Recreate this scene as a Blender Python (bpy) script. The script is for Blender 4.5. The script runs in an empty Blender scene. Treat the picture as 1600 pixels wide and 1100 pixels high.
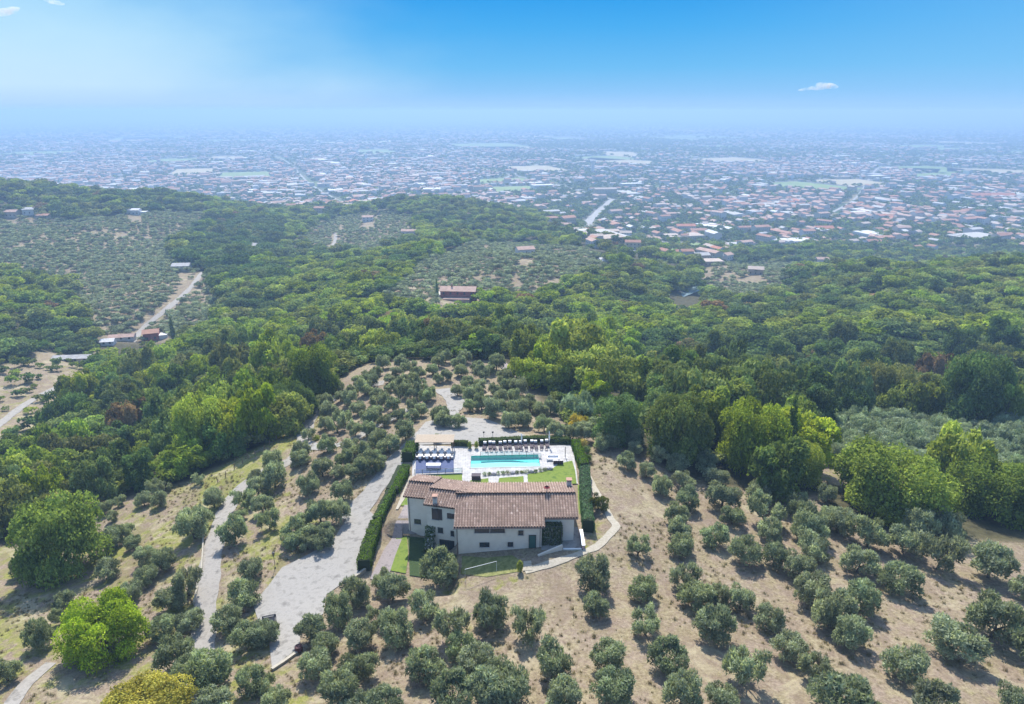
import bpy, bmesh, math, random
import numpy as np
random.seed(7)
R = math.radians
# ------------------------------------------------------------------ camera, sky, sun, exposure
FPX, CAMH, PITCH = 1067.0, 60.0, R(19.4)
SUN_EL, SUN_AZ = R(50), R(-8)          # azimuth measured from +Y towards +X
scene = bpy.context.scene
C = scene.collection
cam_data = bpy.data.cameras.new('camera')
cam_data.lens = 24.0
cam_data.sensor_width = 36.0
cam_data.clip_start = 1.0
cam_data.clip_end = 120000.0
cam = bpy.data.objects.new('camera', cam_data)
C.objects.link(cam)
cam.location = (0, 0, CAMH)
cam.rotation_euler = (R(90) - PITCH, 0, 0)
scene.camera = cam
scene.view_settings.view_transform = 'Standard'
scene.view_settings.look = 'None'
scene.view_settings.exposure = 0.95
scene.view_settings.gamma = 1.0
scene.cycles.max_bounces = 5
scene.cycles.diffuse_bounces = 2
scene.cycles.glossy_bounces = 2
scene.cycles.transmission_bounces = 3
scene.cycles.transparent_max_bounces = 8
scene.cycles.volume_bounces = 0
scene.cycles.caustics_reflective = False
scene.cycles.caustics_refractive = False
scene.cycles.use_denoising = True

world = bpy.data.worlds.new('World')
scene.world = world
world.use_nodes = True
wt = world.node_tree
for n in list(wt.nodes): wt.nodes.remove(n)
def N(t, typ, **kw):
    n = t.nodes.new(typ)
    for k, v in kw.items(): setattr(n, k, v)
    return n
def L(t, a, b): t.links.new(a, b)
def math_node(t, op, a, b=None, clamp=False):
    n = N(t, 'ShaderNodeMath', operation=op); n.use_clamp = clamp
    for i, v in enumerate((a, b)):
        if v is None: continue
        if isinstance(v, (int, float)): n.inputs[i].default_value = v
        else: L(t, v, n.inputs[i])
    return n.outputs[0]
def ramp(t, fac, stops, interp='LINEAR'):
    n = N(t, 'ShaderNodeValToRGB'); e = n.color_ramp.elements
    n.color_ramp.interpolation = interp
    while len(e) > 1: e.remove(e[0])
    e[0].position = stops[0][0]; e[0].color = tuple(stops[0][1]) + (1,)
    for p, c in stops[1:]:
        k = e.new(p); k.color = tuple(c) + (1,)
    L(t, fac, n.inputs[0])
    return n.outputs[0]
def mixc(t, fac, a, b, mode='MIX'):
    n = N(t, 'ShaderNodeMix', data_type='RGBA', blend_type=mode)
    for s, v in ((n.inputs[0], fac), (n.inputs[6], a), (n.inputs[7], b)):
        if isinstance(v, (int, float)): s.default_value = v
        elif isinstance(v, tuple): s.default_value = v + (1,) if len(v) == 3 else v
        else: L(t, v, s)
    return n.outputs[2]
sky = N(wt, 'ShaderNodeTexSky', sky_type='NISHITA')
sky.sun_disc = False
sky.sun_elevation = SUN_EL
sky.sun_rotation = SUN_AZ
sky.altitude = 200
sky.air_density = 1.2
sky.dust_density = 1.0
sky.ozone_density = 3.0
# the sky seen: a deep azure that pales towards the sun's side and the horizon
tc = N(wt, 'ShaderNodeTexCoord')
sep = N(wt, 'ShaderNodeSeparateXYZ'); L(wt, tc.outputs['Generated'], sep.inputs[0])
az = math_node(wt, 'ARCTAN2', sep.outputs[0], sep.outputs[1])       # 0 ahead, + to the right
el = sep.outputs[2]
elr = math_node(wt, 'MULTIPLY', el, 4.0, True)                        # 0..0.25 -> 0..1
azure = ramp(wt, elr, [(0.0, (.35, .61, .91)), (.04, (.34, .60, .91)), (.10, (.25, .56, .91)), (.22, (.145, .51, .90)), (.42, (.06, .42, .88)), (.62, (.014, .33, .84)), (1, (.01, .16, .55))])
pale = ramp(wt, elr, [(0.0, (.42, .64, .90)), (.04, (.50, .70, .92)), (.12, (.60, .82, .98)), (.35, (.52, .80, .99)), (.7, (.30, .65, .97)), (1, (.15, .42, .85))])
nz = N(wt, 'ShaderNodeTexNoise'); nz.inputs['Scale'].default_value = 5.0; nz.inputs['Detail'].default_value = 4
mp = N(wt, 'ShaderNodeMapping'); L(wt, tc.outputs['Generated'], mp.inputs[0]); mp.inputs['Scale'].default_value = (1, 1, 3.0)
L(wt, mp.outputs[0], nz.inputs['Vector'])
azn = math_node(wt, 'ADD', az, math_node(wt, 'MULTIPLY', math_node(wt, 'SUBTRACT', nz.outputs[0], .5), .35))
azn = math_node(wt, 'ADD', azn, math_node(wt, 'MULTIPLY', el, .6))
fl = N(wt, 'ShaderNodeMapRange', interpolation_type='SMOOTHSTEP'); L(wt, azn, fl.inputs[0])
fl.inputs[1].default_value = 0.02; fl.inputs[2].default_value = -.62; fl.inputs[3].default_value = 0; fl.inputs[4].default_value = 1
fr = N(wt, 'ShaderNodeMapRange', interpolation_type='SMOOTHSTEP'); L(wt, az, fr.inputs[0])
fr.inputs[1].default_value = .15; fr.inputs[2].default_value = .75; fr.inputs[3].default_value = 0; fr.inputs[4].default_value = .33
seen = mixc(wt, fl.outputs[0], azure, pale)
seen = mixc(wt, fr.outputs[0], seen, (.30, .62, .96))
# only the low band takes the azure; the dome above keeps the physical sky
SKY_S = 0.15
hi = N(wt, 'ShaderNodeMapRange', interpolation_type='SMOOTHSTEP'); L(wt, el, hi.inputs[0])
hi.inputs[1].default_value = .20; hi.inputs[2].default_value = .42
scl = N(wt, 'ShaderNodeVectorMath', operation='SCALE'); L(wt, seen, scl.inputs[0]); scl.inputs['Scale'].default_value = 0.52 / SKY_S
skyc = mixc(wt, hi.outputs[0], scl.outputs[0], sky.outputs[0])
bg = N(wt, 'ShaderNodeBackground'); bg.inputs[1].default_value = SKY_S
L(wt, skyc, bg.inputs[0])
wo = N(wt, 'ShaderNodeOutputWorld'); L(wt, bg.outputs[0], wo.inputs[0])

sun_d = bpy.data.lights.new('sun', 'SUN')
sun_d.energy = 4.0; sun_d.angle = R(0.5); sun_d.color = (1, .95, .87)
sun = bpy.data.objects.new('sun', sun_d); C.objects.link(sun)
# lamp's -Z points away from the sun
sun.rotation_euler = (-(R(90) - SUN_EL), 0, -SUN_AZ)
sun.location = (0, 0, 300)

# ------------------------------------------------------------------ helpers
def tag(o, label=None, cat=None, group=None, kind=None):
    if label: o['label'] = label
    if cat: o['category'] = cat
    if group: o['group'] = group
    if kind: o['kind'] = kind
    return o
def empty(name, loc, rz=0.0, label=None, cat=None, group=None):
    o = bpy.data.objects.new(name, None); C.objects.link(o)
    o.empty_display_size = .5
    o.location = loc; o.rotation_euler = (0, 0, rz)
    return tag(o, label, cat, group)
class MB:
    """collects polygons; build() links them as ONE mesh object"""
    def __init__(s): s.v = []; s.f = []; s.m = []
    def poly(s, pts, m=0):
        k = len(s.v); s.v += [tuple(p) for p in pts]; s.f.append(tuple(range(k, k + len(pts)))); s.m.append(m)
    def box(s, x0, y0, z0, x1, y1, z1, m=0, T=None):
        P = [(x0, y0, z0), (x1, y0, z0), (x1, y1, z0), (x0, y1, z0), (x0, y0, z1), (x1, y0, z1), (x1, y1, z1), (x0, y1, z1)]
        if T: P = [T(*p) for p in P]
        k = len(s.v); s.v += P
        for q in ((0, 3, 2, 1), (4, 5, 6, 7), (0, 1, 5, 4), (1, 2, 6, 5), (2, 3, 7, 6), (3, 0, 4, 7)):
            s.f.append(tuple(k + i for i in q)); s.m.append(m)
    def prism(s, ring, z0, z1, m=0):
        k = len(s.v); n = len(ring)
        f0 = (lambda x, y: z0) if not callable(z0) else z0
        f1 = (lambda x, y: z1) if not callable(z1) else z1
        s.v += [(x, y, f0(x, y)) for x, y in ring] + [(x, y, f1(x, y)) for x, y in ring]
        s.f.append(tuple(k + i for i in reversed(range(n)))); s.m.append(m)
        s.f.append(tuple(k + n + i for i in range(n))); s.m.append(m)
        for i in range(n):
            j = (i + 1) % n
            s.f.append((k + i, k + j, k + n + j, k + n + i)); s.m.append(m)
    def tube(s, pts, rad, n=6, m=0, cap=True):
        pts = [np.array(p, float) for p in pts]; k = len(s.v)
        for i, p in enumerate(pts):
            d = pts[min(i + 1, len(pts) - 1)] - pts[max(i - 1, 0)]
            d /= (np.linalg.norm(d) + 1e-9)
            a = np.cross(d, (0, 0, 1) if abs(d[2]) < .9 else (1, 0, 0)); a /= np.linalg.norm(a); b = np.cross(d, a)
            r = rad[i] if hasattr(rad, '__len__') else rad
            for j in range(n):
                t = 2 * math.pi * j / n
                s.v.append(tuple(p + r * (math.cos(t) * a + math.sin(t) * b)))
        for i in range(len(pts) - 1):
            for j in range(n):
                j2 = (j + 1) % n
                s.f.append((k + i * n + j, k + i * n + j2, k + (i + 1) * n + j2, k + (i + 1) * n + j)); s.m.append(m)
        if cap:
            s.f.append(tuple(k + j for j in range(n))); s.m.append(m)
            s.f.append(tuple(k + (len(pts) - 1) * n + j for j in reversed(range(n)))); s.m.append(m)
    def ball(s, c, r, n=8, m=0):
        rx, ry, rz = r if hasattr(r, '__len__') else (r, r, r)
        h = n // 2; k = len(s.v)
        for i in range(h + 1):
            a = math.pi * i / h
            for j in range(n):
                b = 2 * math.pi * j / n
                s.v.append((c[0] + rx * math.sin(a) * math.cos(b), c[1] + ry * math.sin(a) * math.sin(b), c[2] + rz * math.cos(a)))
        for i in range(h):
            for j in range(n):
                j2 = (j + 1) % n
                s.f.append((k + i * n + j, k + (i + 1) * n + j, k + (i + 1) * n + j2, k + i * n + j2)); s.m.append(m)
    def mesh(s, name, mats, smooth=False):
        me = bpy.data.meshes.new(name); me.from_pydata(s.v, [], s.f)
        for mt in (mats if isinstance(mats, (list, tuple)) else [mats]): me.materials.append(mt)
        me.polygons.foreach_set('material_index', s.m)
        if smooth: me.polygons.foreach_set('use_smooth', [True] * len(s.f))
        me.update()
        return me
    def build(s, name, mats, parent=None, smooth=False, loc=None):
        o = bpy.data.objects.new(name, s.mesh(name, mats, smooth)); C.objects.link(o)
        if parent: o.parent = parent
        if loc is not None: o.location = loc
        return o
def np_mesh(name, V, Fq, mats, midx=None, attrs=None, smooth=False):
    me = bpy.data.meshes.new(name)
    V = np.asarray(V, np.float32); Fq = np.asarray(Fq, np.int32)
    n, k = Fq.shape
    me.vertices.add(len(V)); me.vertices.foreach_set('co', V.ravel())
    me.loops.add(n * k); me.loops.foreach_set('vertex_index', Fq.ravel())
    me.polygons.add(n); me.polygons.foreach_set('loop_start', np.arange(0, n * k, k, dtype=np.int32))
    try: me.polygons.foreach_set('loop_total', np.full(n, k, np.int32))
    except Exception: pass
    for mt in (mats if isinstance(mats, (list, tuple)) else [mats]): me.materials.append(mt)
    if midx is not None: me.polygons.foreach_set('material_index', np.asarray(midx, np.int32))
    if smooth: me.polygons.foreach_set('use_smooth', np.ones(n, bool))
    for an, (typ, dom, arr) in (attrs or {}).items():
        a = me.attributes.new(an, typ, dom)
        a.data.foreach_set('color' if 'COLOR' in typ else 'value', np.asarray(arr, np.float32).ravel())
    me.update(calc_edges=True); me.validate()
    return me
def link_mesh(name, me, parent=None, loc=None):
    o = bpy.data.objects.new(name, me); C.objects.link(o)
    if parent: o.parent = parent
    if loc is not None: o.location = loc
    return o

# ------------------------------------------------------------------ materials
MAT = {}
def principled(name, col, rough=.8, spec=.3, metal=0.0):
    m = bpy.data.materials.new(name); m.use_nodes = True
    b = m.node_tree.nodes['Principled BSDF']
    b.inputs['Base Color'].default_value = tuple(col) + (1,)
    b.inputs['Roughness'].default_value = rough
    b.inputs['Specular IOR Level'].default_value = spec
    b.inputs['Metallic'].default_value = metal
    MAT[name] = m
    return m, m.node_tree, b
def noisy(name, c1, c2, scale, rough=.85, spec=.25, bump=0.0, coord='Object', detail=5, c3=None):
    m, t, b = principled(name, c1, rough, spec)
    tcn = N(t, 'ShaderNodeTexCoord'); nn = N(t, 'ShaderNodeTexNoise')
    nn.inputs['Scale'].default_value = scale; nn.inputs['Detail'].default_value = detail; nn.inputs['Roughness'].default_value = .65
    L(t, tcn.outputs[coord], nn.inputs['Vector'])
    stops = [(.32, c1), (.68, c2)] if c3 is None else [(.3, c1), (.5, c2), (.7, c3)]
    L(t, ramp(t, nn.outputs[0], stops), b.inputs['Base Color'])
    if bump:
        bp = N(t, 'ShaderNodeBump'); bp.inputs['Strength'].default_value = bump; bp.inputs['Distance'].default_value = .1
        L(t, nn.outputs[0], bp.inputs['Height']); L(t, bp.outputs[0], b.inputs['Normal'])
    return m
def leafmat(name, dark, light, hue=.02, val=.35, trans=.28, sat=.1):
    """leaf clumps: colour differs per tree (Object Info) and per clump (island)"""
    m = bpy.data.materials.new(name); m.use_nodes = True; t = m.node_tree
    for n in list(t.nodes): t.nodes.remove(n)
    oi = N(t, 'ShaderNodeObjectInfo'); ge = N(t, 'ShaderNodeNewGeometry')
    base = mixc(t, ge.outputs['Random Per Island'], tuple(dark), tuple(light))
    hs = N(t, 'ShaderNodeHueSaturation')
    r = oi.outputs['Random']
    L(t, math_node(t, 'ADD', .5 - hue, math_node(t, 'MULTIPLY', r, 2 * hue)), hs.inputs['Hue'])
    fr1 = math_node(t, 'FRACT', math_node(t, 'MULTIPLY', r, 7.31))
    at_ = N(t, 'ShaderNodeAttribute', attribute_name='tone')
    L(t, math_node(t, 'MULTIPLY', math_node(t, 'ADD', at_.outputs['Fac'], 1.0), math_node(t, 'ADD', 1 - val, math_node(t, 'MULTIPLY', fr1, 2 * val))), hs.inputs['Value'])
    fr2 = math_node(t, 'FRACT', math_node(t, 'MULTIPLY', r, 13.7))
    L(t, math_node(t, 'ADD', 1 - sat, math_node(t, 'MULTIPLY', fr2, 2 * sat)), hs.inputs['Saturation'])
    L(t, base, hs.inputs['Color'])
    d = N(t, 'ShaderNodeBsdfDiffuse'); L(t, hs.outputs[0], d.inputs[0])
    tr = N(t, 'ShaderNodeBsdfTranslucent')
    tcol = mixc(t, 1.0, hs.outputs[0], (1.2, 1.2, .7), 'MULTIPLY'); L(t, tcol, tr.inputs[0])
    mx = N(t, 'ShaderNodeMixShader'); mx.inputs[0].default_value = trans
    L(t, d.outputs[0], mx.inputs[1]); L(t, tr.outputs[0], mx.inputs[2])
    out = N(t, 'ShaderNodeOutputMaterial'); L(t, mx.outputs[0], out.inputs[0])
    MAT[name] = m
    return m
# ------------------------------------------------------------------ terrain heights
TP = math.tan(PITCH)
def tand(py):
    k = (550.0 - py) / FPX
    return (math.sin(PITCH) - k * math.cos(PITCH)) / (math.cos(PITCH) + k * math.sin(PITCH))
def xof(px, py, Y):
    k = (550.0 - py) / FPX
    return (px - 800.0) / FPX * Y / (math.cos(PITCH) + k * math.sin(PITCH))
CP = []
def cp(px, py, Y, dz=0.0): CP.append((xof(px, py, Y), Y, CAMH - Y * tand(py) - dz))
def cz(px, py, z):            # the pixel's ground lies at height z
    Y = (CAMH - z) / tand(py); CP.append((xof(px, py, Y), Y, z))
for a in [(-500,1100,-9),(0,1100,-4),(400,1100,0),(800,1100,3),(1200,1100,3),(1600,1100,2),(2100,1100,-2),
          (-500,1000,-13),(0,1000,-6),(300,1000,-4),(600,1000,0),(800,1000,1),(1200,1000,1),(1600,1000,0),(2100,1000,-5),
          (-500,900,-19),(0,900,-10),(150,900,-8),(300,900,-4.5),(450,900,-2.5),(600,900,-2),(700,900,-.8),(800,900,.3),(1000,900,.3),(1300,900,-1),(1600,900,-3),(2100,900,-9),
          (0,830,-14),(100,830,-12.5),(250,830,-8),(340,830,-5),(450,830,-3),(560,830,-2.2),(960,830,0.6),(1000,830,0),(1300,830,-2),(1600,830,-5),(2100,850,-13),
          (200,780,-11),(330,770,-8),(430,700,-6),(480,680,-6),(520,620,-7),(600,750,-1.2),(560,770,-2),(500,750,-3.5),(650,690,0),(850,690,0),
          (950,720,.2),(1000,700,-.5),(1060,730,-1.5),(1200,760,-3),(1300,780,-4),(1450,800,-5),(1600,820,-6),
          (650,650,-2),(800,650,-2),(900,660,-3),(600,600,-4.5),(700,600,-4),(800,610,-5),(650,560,-7),(780,560,-7),(560,570,-8),
          (1300,720,-9),(1600,740,-10),(1300,670,-13),(1600,690,-13),(2000,720,-14)]: cz(*a)
CP += [(-20,230,-22),(0,230,-22),(30,220,-25),(60,210,-28),(-60,230,-28),(60,190,-20),(100,185,-24),(140,180,-24),(190,180,-24),
       (60,240,-34),(110,235,-37),(170,230,-36),(260,230,-36),(0,280,-36),(-50,280,-36),(-110,290,-38),
       (400,700,-95),(250,700,-92),(500,700,-95),(330,850,-108)]
for a in [(1100,500,300,9),(1300,500,290,9),(1600,500,280,9),(1000,480,340,9),(1400,450,370,9),(1600,450,350,9),(2000,450,340,9),(1200,450,420,9),
          (1400,410,500,9),(1600,395,480,9),(2000,380,480,9),(1300,420,480,9),(1200,430,500,8),(1065,457,476),(1150,430,556),(1050,400,680),(1050,380,850),
          (950,370,960),(1250,385,800),(700,470,360),(620,470,350),(800,470,370),(900,470,380),(800,420,450),(700,420,450),(900,420,460),(860,400,510),
          (980,430,470),(600,400,560),(700,370,700),(600,340,850),(750,310,1000,9),(650,305,1000,9),(850,350,850),(500,325,1150),(500,350,850),(420,325,1150),(560,330,1000),(500,400,600),
          (450,450,430),(500,480,360),(200,650,170,10),(100,700,150,10),(300,600,190,10),(400,560,200,10),(200,560,250,10),(60,600,255),(0,650,215),
          (120,570,285),(230,530,345),(180,520,360),(60,500,330,8),(0,460,340,8),(0,430,480),(250,450,450),(100,450,440),(350,450,450),(200,400,560),
          (50,400,540),(350,400,580),(200,350,680),(50,340,660),(350,350,700,8),(100,290,820,8),(0,280,800,8),(250,300,850,8),(330,310,880,8),
          (-300,280,800,8),(-300,400,540),(-300,500,330),(-300,650,200),(-300,750,140)]: cp(*a)
for px in (-600, -200, 200, 500, 800, 1000, 1200, 1500, 1900, 2300):
    CP.append(((px - 800) / FPX * 1300 * 1.03, 1300, -114)); CP.append(((px - 800) / FPX * 1700 * 1.03, 1700, -120))
CP += [(0,0,10),(-60,10,4),(60,10,6),(0,-40,14)]
CPA = np.array(CP)
def q_of(X, Y):
    s = Y + 70.0
    return np.stack([1.5 * X / s, 1.3 * np.log(np.maximum(s, 5.0))], -1)
_Q = q_of(CPA[:, 0], CPA[:, 1])
def _phi(d2): return np.where(d2 > 1e-12, .5 * d2 * np.log(np.maximum(d2, 1e-12)), 0.0)
_d2 = ((_Q[:, None] - _Q[None]) ** 2).sum(-1)
_n = len(CPA); _P = np.concatenate([np.ones((_n, 1)), _Q], 1)
_A = np.zeros((_n + 3, _n + 3)); _A[:_n, :_n] = _phi(_d2) + np.eye(_n) * 2e-4; _A[:_n, _n:] = _P; _A[_n:, :_n] = _P.T
_w = np.linalg.solve(_A, np.concatenate([CPA[:, 2], np.zeros(3)]))
def smooth(a, b, x):
    t = np.clip((x - a) / (b - a), 0, 1); return t * t * (3 - 2 * t)
def rect(X, Y, x0, x1, y0, y1, e):
    return smooth(x0 - e, x0, X) * (1 - smooth(x1, x1 + e, X)) * smooth(y0 - e, y0, Y) * (1 - smooth(y1, y1 + e, Y))
def vnoise(X, Y, f, seed):
    r = np.random.RandomState(seed); o = np.zeros_like(X)
    for k in range(5):
        a, b, c = r.uniform(0, 6.28, 3); g = f * (1 + .7 * k)
        o += np.sin(X * g * math.cos(a) + Y * g * math.sin(a) + b + 1.3 * np.sin(X * g * .6 * math.sin(c) + Y * g * .7 * math.cos(c))) / (1 + .6 * k)
    return o / 2.4
def raw_h(X, Y):
    X = np.asarray(X, float); Y = np.asarray(Y, float)
    q = q_of(X, Y).reshape(-1, 2); out = np.empty(len(q))
    for i in range(0, len(q), 20000):
        qq = q[i:i + 20000]
        out[i:i + 20000] = _phi(((qq[:, None] - _Q[None]) ** 2).sum(-1)) @ _w[:_n] + _w[_n] + qq @ _w[_n + 1:]
    z = out.reshape(X.shape)
    far = smooth(230, 420, Y); hills = smooth(215, 330, Y) * (1 - smooth(850, 1150, Y)) * (1 - .6 * smooth(430, 480, Y) * (X > 60) * (X < 130) * (Y < 520))
    z = z + 5.5 * hills * np.abs(vnoise(X * 1.0 + Y * .45, Y * .55, .021, 8)) - 2.5 * hills
    z = z + vnoise(X, Y, .024, 3) * 5.0 * far * (1 - smooth(1000, 1400, Y)) + vnoise(X, Y, .09, 5) * .25 * smooth(0, 60, Y)
    z = np.maximum(z, -120 + 0 * z)
    w = smooth(1150, 1500, Y); z = z * (1 - w) - 120 * w
    # levelled ground round the house and pool
    g = np.clip(.09 * (X + 7.5), 0, 1.1) * (1 - smooth(86, 96, Y))
    m = rect(X, Y, -18.5, 11.5, 90.5, 121, 3.0); z = z * (1 - m)
    m = rect(X, Y, -7.4, 10.5, 80.5, 92, 2.2); z = z * (1 - m) + g * m
    a_ = R(2.6); lx = (X + 1.25) * math.cos(a_) + (Y - 110.35) * math.sin(a_); ly = -(X + 1.25) * math.sin(a_) + (Y - 110.35) * math.cos(a_)
    z = z - 3.2 * rect(lx, ly, -6.75, 6.75, -2.75, 2.75, .5)
    m = rect(X, Y, -19, -8.6, 76, 90, 1.5) * (1 - m); z = z * (1 - m) - 2.1 * m
    return z
# fan grid: rows of equal Y, columns of equal X/(Y+60)
NS = np.concatenate([np.geomspace(42, 400, 420), np.geomspace(405, 60000, 300)])
NU = np.linspace(-1.3, 1.3, 541)
GS, GU = np.meshgrid(NS, NU, indexing='ij')
GX, GY = GU * GS, GS - 60.0
GZ = raw_h(GX, GY)
_ls = np.log(NS)
def hgt(X, Y):
    X = np.asarray(X, float); Y = np.asarray(Y, float)
    s = np.clip(Y + 60.0, 42.001, 59999.0)
    i = np.clip(np.searchsorted(NS, s) - 1, 0, len(NS) - 2); fs = (s - NS[i]) / (NS[i + 1] - NS[i])
    u = np.clip(X / s, -1.2999, 1.2999); fu = (u + 1.3) / 2.6 * 540; j = np.clip(fu.astype(int), 0, 539); fu = fu - j
    return (GZ[i, j] * (1 - fs) * (1 - fu) + GZ[i + 1, j] * fs * (1 - fu) + GZ[i, j + 1] * (1 - fs) * fu + GZ[i + 1, j + 1] * fs * fu)
def h1(x, y): return float(hgt(np.array([x]), np.array([y]))[0])
_YS = np.geomspace(25, 30000, 3000)
def at(px, py, dz=0.0):
    """where the sight line of a photo pixel meets the ground (raised by dz)"""
    k = (550.0 - py) / FPX; c = math.cos(PITCH) + k * math.sin(PITCH)
    X = (px - 800.0) / FPX / c * _YS; Z = CAMH - _YS * tand(py)
    below = np.nonzero(Z < hgt(X, _YS) + dz)[0]
    if len(below) == 0: return (X[-1], _YS[-1], -120.0)
    i = below[0]
    if i == 0: Y = _YS[0]
    else:
        a = Z[i - 1] - hgt(X[i - 1:i], _YS[i - 1:i])[0] - dz; b = Z[i] - hgt(X[i:i + 1], _YS[i:i + 1])[0] - dz
        f = a / (a - b + 1e-9); Y = _YS[i - 1] + f * (_YS[i] - _YS[i - 1])
    x = (px - 800.0) / FPX / c * Y
    return (x, Y, h1(x, Y))
def proj(X, Y, Z):
    d = Y * math.cos(PITCH) + (CAMH - Z) * math.sin(PITCH)
    v = (Z - CAMH) * math.cos(PITCH) + Y * math.sin(PITCH)
    return 800 + FPX * X / d, 550 - FPX * v / d, d
def inpoly(X, Y, poly):
    X = np.asarray(X); Y = np.asarray(Y); c = np.zeros(X.shape, bool); n = len(poly)
    for i in range(n):
        x1, y1 = poly[i]; x2, y2 = poly[(i + 1) % n]
        if y1 == y2: continue
        c ^= ((y1 > Y) != (y2 > Y)) & (X < (x2 - x1) * (Y - y1) / (y2 - y1) + x1)
    return c
def gpoly(pix): return [at(*p)[:2] for p in pix]
if 'DBG' in globals():
    for c in CP: print('%.0f %.0f %.1f' % c)
# ------------------------------------------------------------------ land cover outlines (photo pixels laid on the ground)
SPUR = gpoly([(-300,1250),(-300,905),(-60,885),(0,850),(75,868),(150,800),(215,772),(300,748),(395,703),(475,655),(505,620),(530,592),(560,571),(640,563),(770,563),(800,575),(830,612),(870,650),(900,672),(960,690),(1010,712),(1060,735),(1080,750),(1180,770),(1290,775),(1300,800),(1400,835),(1620,850),(1900,870),(1900,1250)])
GROVE_R = gpoly([(1265,745),(1255,690),(1280,668),(1350,660),(1620,683),(1900,690),(1900,790),(1600,780),(1500,760),(1330,768)])
CLEAR_L = gpoly([(-100,760),(-100,590),(40,565),(60,548),(165,545),(150,590),(90,640),(60,700)])
HILL_OL = gpoly([(-200,560),(-200,345),(30,338),(120,345),(340,332),(300,365),(270,385),(285,415),(330,432),(345,470),(330,515),(150,530),(130,500),(120,450),(20,430)])
MID_OL = gpoly([(600,470),(640,425),(700,395),(800,378),(930,395),(960,425),(900,440),(860,465),(780,462),(700,490),(640,490)])
RT_OL = gpoly([(1110,470),(1092,425),(1140,405),(1300,400),(1290,412),(1220,432),(1235,445),(1180,472)])
FAR_OL = gpoly([(465,372),(520,340),(600,330),(650,338),(640,372),(570,402),(525,398)])
PLAIN_Y = 760.0

def road(name, pix, width, mat, dz=.07, step=1.2, kind='structure', label=None, cat=None, world=False):
    P = np.array(pix if world else [at(*p)[:2] for p in pix], float)
    # resample with a Catmull-Rom curve
    Q = np.vstack([2 * P[0] - P[1], P, 2 * P[-1] - P[-2]]); out = []
    for i in range(1, len(Q) - 2):
        n = max(2, int(np.linalg.norm(Q[i + 1] - Q[i]) / step))
        for t in np.linspace(0, 1, n, endpoint=False):
            out.append(.5 * ((2 * Q[i]) + (Q[i + 1] - Q[i - 1]) * t + (2 * Q[i - 1] - 5 * Q[i] + 4 * Q[i + 1] - Q[i + 2]) * t * t + (3 * Q[i] - Q[i - 1] - 3 * Q[i + 1] + Q[i + 2]) * t ** 3))
    out.append(P[-1]); out = np.array(out)
    T = np.gradient(out, axis=0); T /= np.linalg.norm(T, axis=1)[:, None] + 1e-9; Nn = np.stack([-T[:, 1], T[:, 0]], 1)
    k = 5; offs = np.linspace(-.5, .5, k)
    q_ = np.arange(len(out)); w = width * (1 + .07 * np.sin(q_ * .7) + .06 * np.sin(q_ * .31 + 1) + .05 * np.sin(q_ * 1.9))[:, None, None]
    V2 = out[:, None] + Nn[:, None] * offs[None, :, None] * w
    Z = hgt(V2[..., 0], V2[..., 1]) + dz
    V = np.dstack([V2, Z]).reshape(-1, 3); F = []
    for i in range(len(out) - 1):
        for j in range(k - 1):
            a = i * k + j; F.append((a, a + 1, a + k + 1, a + k))
    o = link_mesh(name, np_mesh(name, V, F, mat))
    tag(o, label, cat, None, kind)
    return out
def sheet(name, ring, dz, mat, step=1.5, kind='structure', label=None, cat=None, parent=None, zf=None):
    bm = bmesh.new()
    vs = [bm.verts.new((x, y, 0)) for x, y in ring]; bm.faces.new(vs)
    xs = [p[0] for p in ring]; ys = [p[1] for p in ring]
    for ax, lo, hi in ((0, min(xs), max(xs)), (1, min(ys), max(ys))):
        for c in np.arange(lo + step, hi, step):
            co = (c, 0, 0) if ax == 0 else (0, c, 0); no = (1, 0, 0) if ax == 0 else (0, 1, 0)
            bmesh.ops.bisect_plane(bm, geom=bm.verts[:] + bm.edges[:] + bm.faces[:], plane_co=co, plane_no=no)
    for v in bm.verts: v.co.z = (h1(v.co.x, v.co.y) if zf is None else zf(v.co.x, v.co.y)) + dz
    bmesh.ops.recalc_face_normals(bm, faces=bm.faces)
    if bm.faces[0].normal.z < 0: bmesh.ops.reverse_faces(bm, faces=bm.faces)
    me = bpy.data.meshes.new(name); bm.to_mesh(me); bm.free(); me.materials.append(mat)
    o = link_mesh(name, me, parent); tag(o, label, cat, None, kind)
    return o

# ground material
gm = bpy.data.materials.new('ground'); gm.use_nodes = True; t = gm.node_tree
gb = t.nodes['Principled BSDF']; gb.inputs['Roughness'].default_value = .95; gb.inputs['Specular IOR Level'].default_value = .1
geo = N(t, 'ShaderNodeNewGeometry')
def gnoise(scale, detail=5, rough=.6, dist=0.0, sc=(1, 1, 1)):
    n = N(t, 'ShaderNodeTexNoise'); n.inputs['Scale'].default_value = scale; n.inputs['Detail'].default_value = detail
    n.inputs['Roughness'].default_value = rough; n.inputs['Distortion'].default_value = dist
    m_ = N(t, 'ShaderNodeMapping'); L(t, geo.outputs['Position'], m_.inputs[0]); m_.inputs['Scale'].default_value = sc
    L(t, m_.outputs[0], n.inputs['Vector']); return n.outputs[0]
att = N(t, 'ShaderNodeAttribute', attribute_name='cover'); sp = N(t, 'ShaderNodeSeparateColor'); L(t, att.outputs['Color'], sp.inputs[0])
big = gnoise(.07, 4); mid = gnoise(.45, 5, .7); fine = gnoise(2.2, 6, .75); tuft = gnoise(6.0, 3, .8)
straw = ramp(t, fine, [(.3, (.10, .078, .042)), (.46, (.215, .178, .105)), (.6, (.295, .25, .155)), (.75, (.42, .37, .245))])
soil = ramp(t, fine, [(.3, (.12, .09, .062)), (.5, (.235, .182, .135)), (.7, (.335, .275, .21))])
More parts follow.
